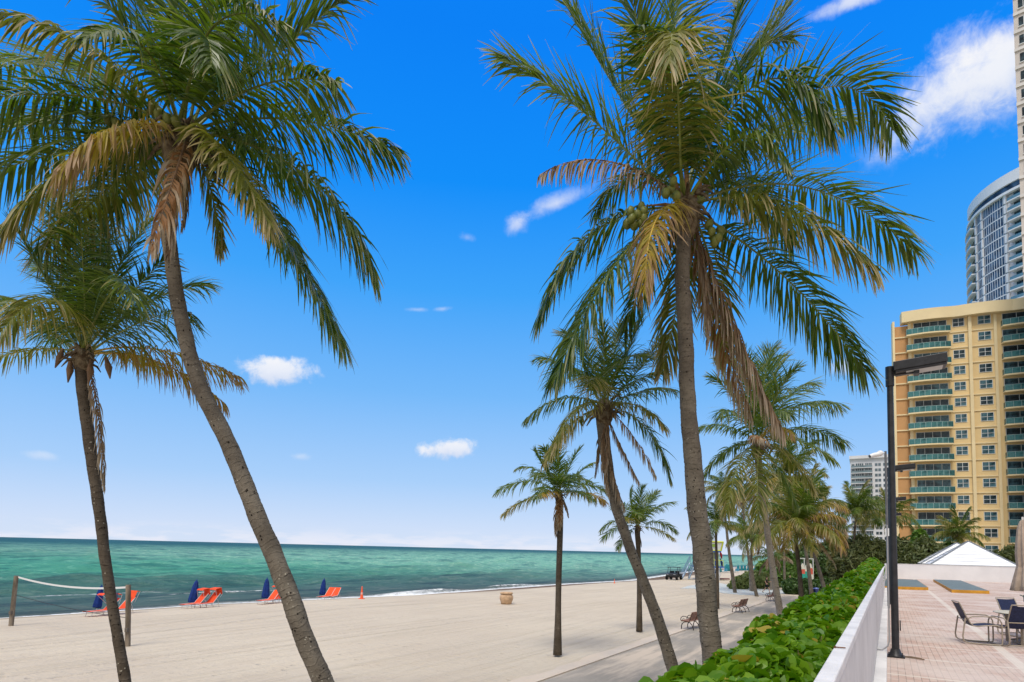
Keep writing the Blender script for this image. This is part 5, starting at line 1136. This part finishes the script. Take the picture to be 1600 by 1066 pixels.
# utility vehicle
def utv():
    c = atg(1053,906); root = empty('utility_vehicle', c, 'black open utility vehicle with a roof parked on the sand near the water', 'utility vehicle', rz=RD(-32)); root.scale = (1.15,1.05,.98)
    BK = mat('utv_black', (.022,.024,.028), .45, .4, .2, 3); TY = mat('tyre', (.015,.015,.015), .85, .1); RM = mat('rim_grey', (.20,.20,.21), .4, .5)
    # front faces -y (viewer); x width 1.55, y length 2.9
    mb = MB(); pr = [(-1.45,.62),(-1.40,.92),(-.75,1.08),(-.65,.98),(-.6,.55),(.35,.55),(.4,.98),(1.4,.98),(1.45,.55),(1.2,.42),(-1.2,.40)]
    n = len(pr); w = .68; vs = [(-w,y,z) for y,z in pr]+[(w,y,z) for y,z in pr]; mb.add(vs, [tuple(range(n)), tuple(range(2*n-1, n-1, -1))]+[(i, i+n, (i+1)%n+n, (i+1)%n) for i in range(n)]); mb.build('body', BK, root, bevel=.03)
    mb = MB(); mb.box((0,.0,1.93), (1.45,1.55,.07)); mb.build('roof', BK, root, bevel=.02)
    mb = MB()
    for s in (-1,1): mb.tube([(s*.66,-.75,1.02),(s*.62,-.55,1.6),(s*.62,-.45,1.9)], .03, 7); mb.tube([(s*.66,.5,.98),(s*.64,.55,1.9)], .03, 7); mb.tube([(s*.63,-.45,1.88),(s*.63,.55,1.88)], .028, 6)
    mb.build('roll_cage', BK, root)
    mb = MB()
    for s in (-.34,.34): mb.box((s,.1,.72), (.55,.5,.16)); mb.box((s,.36,1.05), (.52,.12,.6))
    mb.build('seat', mat('seat_vinyl', (.03,.03,.032), .6), root, bevel=.02)
    for sx in (-1,1):
        for yy in (-1.0, .98):
            mb = MB(); mb.lathe([(.17,-.13),(.29,-.13),(.33,-.08),(.33,.08),(.29,.13),(.17,.13)], n=20); o = mb.build('wheel', TY, root); o.location = (sx*.66, yy, .33); o.rotation_euler = (0, pi/2, 0)
            mb = MB(); mb.lathe([(0,-.10),(.17,-.12),(.17,.12),(0,.10)], n=16); mb.build('rim', RM, o)
    for s in (-1,1):
        mb = MB(); mb.box((s*.45,-1.43,.84), (.26,.04,.11)); mb.build('headlight', mat('headlight_glass', (.35,.36,.38), .2, .7), root, bevel=.01)
    mb = MB(); mb.tube([(-.6,-1.55,.55),(-.6,-1.55,.8),(.6,-1.55,.8),(.6,-1.55,.55)], .025, 7); mb.build('bumper', BK, root)
    mb = MB(); mb.tube([(-.34+.17*cos(a),-.42,1.12+.17*sin(a)) for a in [k*pi/6 for k in range(13)]], .015, 5); mb.build('steering_wheel', BK, root)
utv()
# lifeguard tower
def tower():
    c = atg(1103,906); d_ = c[1]; s = d_/FPX; root = empty('lifeguard_tower', c, 'white lifeguard tower with a yellow framed roof and blue doors, behind the thickest trunk', 'lifeguard tower', rz=RD(-10))
    X = lambda px: (px-1103)*s; Z = lambda py: (866-py)*s+4-c[2]
    WHT = mat('tower_paint', (.74,.76,.78), .5); YG = mat('lime_trim', (.52,.56,.06), .5); BLT = mat('blue_trim', (.03,.09,.30), .5); LG = mat('lime_wall', (.42,.46,.20), .6); GRN = mat('sign_green', (.22,.36,.05), .5)
    x0, x1 = X(1089), X(1122); mb = MB(); mb.box(((x0+x1)/2, 1.4, (Z(885)+Z(862))/2), (x1-x0, 3.0, Z(862)-Z(885))); mb.build('cabin', LG, root)
    for (xa, xb) in ((1109.5,1113.5), (1116,1118.5), (1090,1095)):
        mb = MB(); mb.box(((X(xa)+X(xb))/2, -.14, (Z(883)+Z(864))/2), (X(xb)-X(xa), .08, Z(864)-Z(883))); mb.build('door', BLT, root)
    mb = MB(); a0, a1, b0, b1 = X(1088), X(1124.5), X(1086), X(1127)
    vs = [(a0,-.5,Z(860.5)),(a1,-.5,Z(860.5)),(b1,-.9,Z(847)),(b0,-.9,Z(847)),(a0,3.2,Z(860.5)),(a1,3.2,Z(860.5)),(b1,3.6,Z(847)),(b0,3.6,Z(847))]
    mb.add(vs, [(0,1,2,3),(1,5,6,2),(5,4,7,6),(4,0,3,7),(3,2,6,7),(1,0,4,5)]); mb.build('roof', WHT, root)
    mb = MB()
    for (p_, q_) in ((0,1),(1,2),(2,3),(3,0),(1,5),(2,6)): mb.tube([np.array(vs[p_])+np.array([0,-.03,0]), np.array(vs[q_])+np.array([0,-.03,0])], .13, 5)
    mb.build('roof_trim', YG, root)
    mb = MB(); mb.box(((a0+a1)/2, 1.2, Z(862)), (a1-a0, 4.0, .22)); mb.build('eave', BLT, root)
    n = 22; ex, ez = X(1113.5), Z(852.2); fr_ = lambda r_, y_: [(ex+r_*.50*cos(2*pi*k/n), y_+(ez-.1)*0, ez+r_*.26*sin(2*pi*k/n)) for k in range(n)]
    mb = MB(); A = fr_(1,-.80); B = fr_(1,-.70); mb.add(A+B, [tuple(range(n))]+[(k, n+k, n+(k+1)%n, (k+1)%n) for k in range(n)]); mb.build('sign', GRN, root)
    mb = MB(); mb.box(((x0+x1)/2, .8, Z(885.5)), (x1-x0+1.2, 5.0, .18)); mb.build('deck', BLT, root)
    for x in (x0+.2, (x0+x1)/2, x1-.2):
        for y in (-1.2, 2.8): mb = MB(); mb.box((x, y, Z(886)/2), (.2,.2,Z(886))); mb.build('leg', WHT, root)
    mb = MB(); 
    for k in range(9): mb.tube([(x0-.4+(x1-x0+.8)*k/8, -1.6, Z(885)), (x0-.4+(x1-x0+.8)*k/8, -1.6, Z(885)+1.0)], .04, 5)
    mb.tube([(x0-.4,-1.6,Z(885)+1.0),(x1+.4,-1.6,Z(885)+1.0)], .05, 5); mb.build('railing', YG, root)
    for (xa, xb) in ((1066,1078), (1076,1086)):
        mb = MB()
        for yo in (-.6,.6):
            p0, p1 = np.array([X(xa), -1+yo, .1]), np.array([X(xb), -1+yo, Z(880)]); mb.tube([p0, p1], .06, 6); mb.tube([p0+np.array([0,0,1.0]), p1+np.array([0,0,1.0])], .05, 6)
            for k in range(5): q_ = p0+(p1-p0)*k/4; mb.tube([q_, q_+np.array([0,0,1.0])], .035, 5)
        mb.build('ramp_rail', mat('ramp_rail', (.16,.26,.36), .5), root)
        mb = MB(); p0, p1 = np.array([X(xa), -1, .1]), np.array([X(xb), -1, Z(880)]); dd = norm((p1-p0)[None])[0]; mb.box((p0+p1)/2, (np.linalg.norm(p1-p0), 1.1, .06), ax=[dd, np.array([0,1.,0]), np.cross(dd, [0,1.,0])]); mb.build('ramp', WHT, root)
    fr2 = empty('flag', atg(1124.5,905), 'red and navy flag hanging limp beside the lifeguard tower', 'flag')
    b_ = np.array(fr2.location); h = Z(860); mb = MB(); mb.tube([(0,0,0),(0,0,h+.4)], .04, 6); mb.build('pole', WHITE, fr2)
    for (z0_, z1_, mm, x_) in ((h*.99, h*.72, mat('flag_red', (.30,.02,.03), .8), .25), (h*.72, h*.42, mat('flag_navy', (.02,.04,.16), .8), .34)):
        mb = MB(); mb.tube([(x_-.22,0,z0_),(x_,.03,(z0_+z1_)/2),(x_+.08,0,z1_)], [.08,.20,.10], 8); mb.build('cloth', mm, fr2)
tower()
c = atg(1113,905); r_ = empty('jet_ski', c, 'blue and white jet ski resting on the sand under the lifeguard tower', 'jet ski', rz=RD(20))
mb = MB(); 
mb.tube([(-1.5,0,.45),(-1.1,0,.5),(0,0,.5),(1.0,0,.55),(1.6,0,.75)], [.18,.42,.48,.40,.08], 12); mb.build('hull', mat('hull_white', (.72,.74,.76), .3, .5), r_)
mb = MB(); mb.tube([(-1.2,0,.85),(-.3,0,1.1),(.3,0,1.35),(.6,0,1.2),(1.2,0,.9)], [.18,.25,.22,.30,.1], 10); mb.build('cowl', mat('cowl_blue', (.02,.10,.32), .3, .5), r_)
mb = MB(); mb.tube([(.25,-.4,1.55),(.3,0,1.5),(.25,.4,1.55)], .035, 6); mb.build('handlebar', BLK, r_)
c = atg(1122,906.5); r_ = empty('paddle_board', c, 'reddish brown board lying flat on the sand at the foot of the lifeguard tower', 'board', rz=.1)
mb = MB(); n = 24; vs = [(1.9*cos(2*pi*k/n), .42*sin(2*pi*k/n)*(1-.2*cos(2*pi*k/n)), z) for z in (.12,.30) for k in range(n)]; mb.add(vs, [tuple(range(n))[::-1], tuple(range(n, 2*n))]+[(k, (k+1)%n, n+(k+1)%n, n+k) for k in range(n)]); mb.build('deck', mat('board_red', (.20,.06,.045), .6), r_)
mb = MB(); mb.tube([(-1.5,0,.14),(-1.7,0,0)], [.04,.01], 5); mb.build('fin', BLK, r_)
# teal umbrellas and seats far down the beach
TEAL = mat('teal_fabric', (.015,.16,.19), .75, .2, .2, 3); T0 = closed_umbrella(1.75, TEAL, .42); T0.location = [float(x) for x in atg(1124.5,896.5)]
GT = 'closed teal umbrellas far down the beach'; tag(T0, 'closed teal umbrella nearest to the lifeguard tower, right beside its flag', 'umbrella', GT); T0.scale = (1,1,1)
for (x, y, k, lb) in ((1136,895,1.1,'left one of the two wide teal umbrellas between the flag and the slanting palm'), (1141,894.8,1.15,'right one of the two wide teal umbrellas between the flag and the slanting palm')):
    o = dup(T0, atg(x, y), None, lb); o.scale = (k*1.3,k*1.3,k)
for x in (1153.5,1159,1164,1169.5,1180.5,1184,1187,1190.5): o = dup(T0, atg(x, 894.0-.02*(x-1150)), None, 'small closed teal umbrella in the farthest row before the sea'); o.scale = (.9,.9,.95)
def seat_far(x, y, mm, lb):
    root = empty('beach_chair', atg(x, y), lb, 'beach chair', 'beach chairs far down the beach'); mb = MB(); mb.box((0,0,.35), (1.0,.6,.06)); mb.build('seat', mm, root); mb = MB(); mb.box((.55,0,.65), (.06,.6,.6)); mb.build('backrest', mm, root)
    mb = MB()
    for sx in (-.45,.45):
        for sy in (-.27,.27): mb.box((sx,sy,.17), (.05,.05,.33))
    mb.build('leg', ALU, root)
TB = mat('pale_blue_fabric', (.12,.36,.48), .8)
for i, x in enumerate((1128.5,1131.5,1146,1149.5,1174,1177)): seat_far(x, 895.3-.02*(x-1130), TB, 'low pale blue beach chair in the row under the far teal umbrellas')
# surfboards on a rack
def surf():
    c = atg(1256,913); d_ = c[1]; s = d_/FPX; root = empty('board_rack', c, 'white rack frame holding upright boards in front of the dark thicket', 'rack', rz=RD(-15))
    WHR = mat('rack_paint', (.55,.56,.52), .6); mb = MB()
    X = lambda px: (px-1256)*s; H = (913-873)*s
    for px in (1242.5,1257,1269.5): mb.box((X(px), 0, H/2), (.12,.12,H))
    mb.build('post', WHR, root); mb = MB(); mb.box((X(1256), 0, H-.02), (27*s, .1, .14)); mb.box((X(1256), .06, H*.35), (27*s, .04, .1)); mb.build('rail', WHR, root)
    TG = mat('board_teal', (.03,.36,.28), .4, .4); WC = mat('board_cream', (.70,.68,.58), .4, .4); RDm = mat('board_coral', (.62,.12,.08), .4, .4)
    for (px, lb) in ((1245.5,'leftmost upright board in the rack, cream'), (1251.5,'upright board with cream nose, coral band and teal tail, left of the middle post'), (1259,'upright teal and white board in the middle of the rack'), (1265,'upright board with cream and coral nose, rightmost in the rack')):
        b_ = empty('surfboard', np.array(c)+np.array([X(px), -.45+.02*(px-1256), 0]), lb, 'surfboard', 'boards standing in the rack', rz=RD(-15)); Hb = 3.0; w = .32
        segs = {1245.5: [(0,1,WC)], 1251.5: [(0,.5,TG),(.5,.72,RDm),(.72,1,WC)], 1259: [(0,.62,TG),(.62,1,WC)], 1265: [(0,.48,WC),(.48,.78,RDm),(.78,1,WC)]}[px]
        for (t0, t1, mm) in segs:
            mb = MB(); n = 8; pr = []
            for k in range(n+1):
                t = t0+(t1-t0)*k/n; pr.append((w*max(.04, (1-abs(2*t-.9)**2.4/1.4) if t < .95 else .12)**.6, t*Hb))
            vs = [(-a, -.04, z) for a, z in pr]+[(a, -.04, z) for a, z in pr]+[(-a, .04, z) for a, z in pr]+[(a, .04, z) for a, z in pr]; m_ = n+1
            mb.add(vs, [(i, i+m_, i+1+m_, i+1) for i in range(n)]+[(2*m_+i+1, 2*m_+i+1+m_, 2*m_+i+m_, 2*m_+i) for i in range(n)]+[(i, i+1, 2*m_+i+1, 2*m_+i) for i in range(n)]+[(m_+i+1, m_+i, 3*m_+i, 3*m_+i+1) for i in range(n)]+[(0, 2*m_, 3*m_, m_), (n, m_+n, 3*m_+n, 2*m_+n)])
            mb.build('board_section', mm, b_)
surf()
for (px, lb) in ((1267.5,'left one of two blue bins at the foot of the clipped shrubs'), (1275.5,'right one of two blue bins at the foot of the clipped shrubs')):
    r_ = empty('bin', atg(px,931), lb, 'bin', 'blue bins'); s = atg(px,931)[1]/FPX; mb = MB(); mb.lathe([(.17,0),(.21,.65),(.23,.66),(.23,.72),(.19,.72)], n=18); mb.build('barrel', mat('bin_blue', (.03,.05,.22), .4, .4), r_); mb = MB(); mb.lathe([(.24,.70),(.22,.80),(0,.84)], n=18); mb.build('lid', mat('bin_lid', (.10,.14,.36), .4, .4), r_)
# ================================================================== PEOPLE
SKIN = mat('skin', (.42,.24,.16), .6, .3); SKD = mat('skin_tan', (.30,.16,.10), .6, .3); HAIR = mat('dark_hair', (.02,.014,.01), .6, .3); CLO = mat('black_clothes', (.015,.015,.018), .8, .2)
def skin_mesh(name, joints, edges, mt, parent, root_i=0, sub=2):
    """joints: (x,y,z,r)"""
    me = bpy.data.meshes.new(name); me.from_pydata([j[:3] for j in joints], edges, []); me.materials.append(mt); o = bpy.data.objects.new(name, me); COL.objects.link(o); o.parent = parent
    o.modifiers.new('skin', 'SKIN'); 
    if not me.skin_vertices: bpy.context.view_layer.objects.active = o
    for i, j in enumerate(joints):
        sv = me.skin_vertices[0].data[i]; sv.radius = (j[3], j[3]*(j[4] if len(j) > 4 else 1)); sv.use_root = (i == root_i)
    s_ = o.modifiers.new('sub', 'SUBSURF'); s_.levels = sub; s_.render_levels = sub
    me.polygons.foreach_set('use_smooth', []) ; o.modifiers['skin'].use_smooth_shade = True
    return o
def person(loc, rz, label, P, skin, shirt, shorts, hat=None, scale=1.0):
    root = empty('person', loc, label, 'person', rz=rz); root.scale = (scale,)*3
    J = P; names = list(J); idx = {k: i for i, k in enumerate(names)}
    R_ = dict(pelvis=.105, waist=.10, chest=.125, neckb=.075, neck=.05, head=.082, crown=.072, ls=.06, rs=.06, le=.042, re=.042, lw=.028, rw=.028, lp=.033, rp=.033, lh=.085, rh=.085, lk=.056, rk=.056, la=.038, ra=.038, lt=.034, rt=.034)
    jo = [(*J[k], R_[k]) for k in names]
    E_ = [('pelvis','waist'),('waist','chest'),('chest','neckb'),('neckb','neck'),('neck','head'),('head','crown'),('chest','ls'),('ls','le'),('le','lw'),('lw','lp'),('chest','rs'),('rs','re'),('re','rw'),('rw','rp'),('pelvis','lh'),('lh','lk'),('lk','la'),('la','lt'),('pelvis','rh'),('rh','rk'),('rk','ra'),('ra','rt')]
    ed = [(idx[a], idx[b_]) for a, b_ in E_]
    for h in ('l','r'):                        # fingers and thumb rooted in the palm
        w_ = np.array(J[h+'w']); p_ = np.array(J[h+'p']); d_ = (p_-w_)/np.linalg.norm(p_-w_); sd_ = np.cross(d_, [0,0,1.]); 
        if np.linalg.norm(sd_) < .3: sd_ = np.array([0,1.,0])
        sd_ /= np.linalg.norm(sd_); bd = np.cross(sd_, d_)
        for k, ln in enumerate((.068,.078,.072,.056)):
            a = p_+sd_*(k-1.5)*.021+d_*.03; b0 = len(jo); jo += [(*a, .010), (*(a+d_*ln*.5+bd*.01), .009), (*(a+d_*ln*.9+bd*.035), .007)]; ed += [(idx[h+'p'], b0), (b0, b0+1), (b0+1, b0+2)]
        a = w_+d_*.03+sd_*.03; b0 = len(jo); jo += [(*a, .012), (*(a+sd_*.03+d_*.03), .009)]; ed += [(idx[h+'p'], b0), (b0, b0+1)]
    skin_mesh('body', jo, ed, skin, root)
    H = np.array(J['head']); F = np.array([0,-1.,0])
    def cl(name, ks, pairs, mm, add=.018):
        jj = [(tuple(J[k])+(R_[k]+add,)) if isinstance(k, str) else (tuple(k[:3])+(k[3]+add,)) for k in ks]; skin_mesh(name, jj, pairs, mm, root)
    mid = lambda a, b_, t: tuple(np.array(J[a])*(1-t)+np.array(J[b_])*t)
    if shirt: cl('shirt', ['pelvis','waist','chest','neckb','ls',(*mid('ls','le',.6), .05),'rs',(*mid('rs','re',.6), .05)], [(0,1),(1,2),(2,3),(2,4),(4,5),(2,6),(6,7)], shirt)
    cl('shorts', ['pelvis','waist' if False else (*mid('pelvis','waist',.6), .10),'lh',(*mid('lh','lk',.8), .075),'rh',(*mid('rh','rk',.8), .075)], [(0,1),(0,2),(2,3),(0,4),(4,5)], shorts, .02)
    mb = MB(); c_ = np.array(J['head'])*.45+np.array(J['crown'])*.55+np.array([0,.02,.015]); mb.blob(c_, (.088,.10,.095), 14, 9); mb.build('hair', HAIR, root)
    mb = MB(); mb.blob(H+np.array([0,-.098,.0]), (.014,.02,.024), 8, 6)
    for s in (-1,1): mb.blob(H+np.array([s*.09,0,.0]), (.014,.024,.034), 8, 6)
    mb.build('nose_and_ears', skin, root)
    mb = MB()
    for s in (-1,1): mb.blob(H+np.array([s*.032,-.086,.03]), (.013,.008,.008), 8, 6)
    mb.build('eyes', mat('eye', (.05,.03,.02), .3), root); mb = MB(); mb.blob(H+np.array([0,-.088,-.042]), (.026,.008,.009), 8, 6); mb.build('mouth', mat('lips', (.35,.12,.10), .5), root)
    for s in 'lr':
        mb = MB(); t_ = np.array(J[s+'t']); a_ = np.array(J[s+'a']); mb.tube([a_+np.array([0,.05,-.03]), (a_+t_)/2+np.array([0,0,-.01]), t_+np.array([0,-.03,0])], [.045,.048,.03], 9); mb.build('shoe', mat('dark_shoe', (.05,.05,.055), .7), root)
    return root
walk = dict(pelvis=(0,0,.95), waist=(0,.0,1.10), chest=(0,-.02,1.32), neckb=(0,-.02,1.46), neck=(0,-.02,1.52), head=(0,-.03,1.63), crown=(0,-.03,1.70), ls=(-.19,-.02,1.40), le=(-.25,.14,1.18), lw=(-.24,-.02,1.02), lp=(-.24,-.08,.98), rs=(.19,-.02,1.40), re=(.25,-.12,1.16), rw=(.22,-.32,1.20), rp=(.21,-.40,1.22),
            lh=(-.09,0,.90), lk=(-.10,-.22,.52), la=(-.10,-.26,.10), lt=(-.10,-.42,.05), rh=(.09,0,.90), rk=(.10,.12,.50), ra=(.10,.40,.16), rt=(.10,.34,.06))
p_ = at(1198,927,.03); person(p_, RD(65), 'person in black clothes walking on the path behind the farthest bench', walk, SKIN, CLO, CLO)
stand = dict(walk); stand.update(le=(-.30,0,1.16), lw=(-.26,-.14,1.05), lp=(-.24,-.21,1.03), re=(.30,0,1.16), rw=(.26,-.14,1.05), rp=(.24,-.21,1.03), lk=(-.10,-.02,.50), la=(-.10,.02,.08), lt=(-.10,-.14,.04), rk=(.10,-.02,.50), ra=(.10,.02,.08), rt=(.10,-.14,.04))
p_ = atg(1234.5,921); r_ = person(p_, RD(-10), 'shirtless person with pale hair standing behind the low clipped shrubs', stand, SKIN, None, mat('brown_shorts', (.12,.05,.03), .8), scale=.93)
for o in r_.children:
    if o.name.startswith('hair'): o.data.materials[0] = mat('blond_hair', (.36,.27,.17), .7)
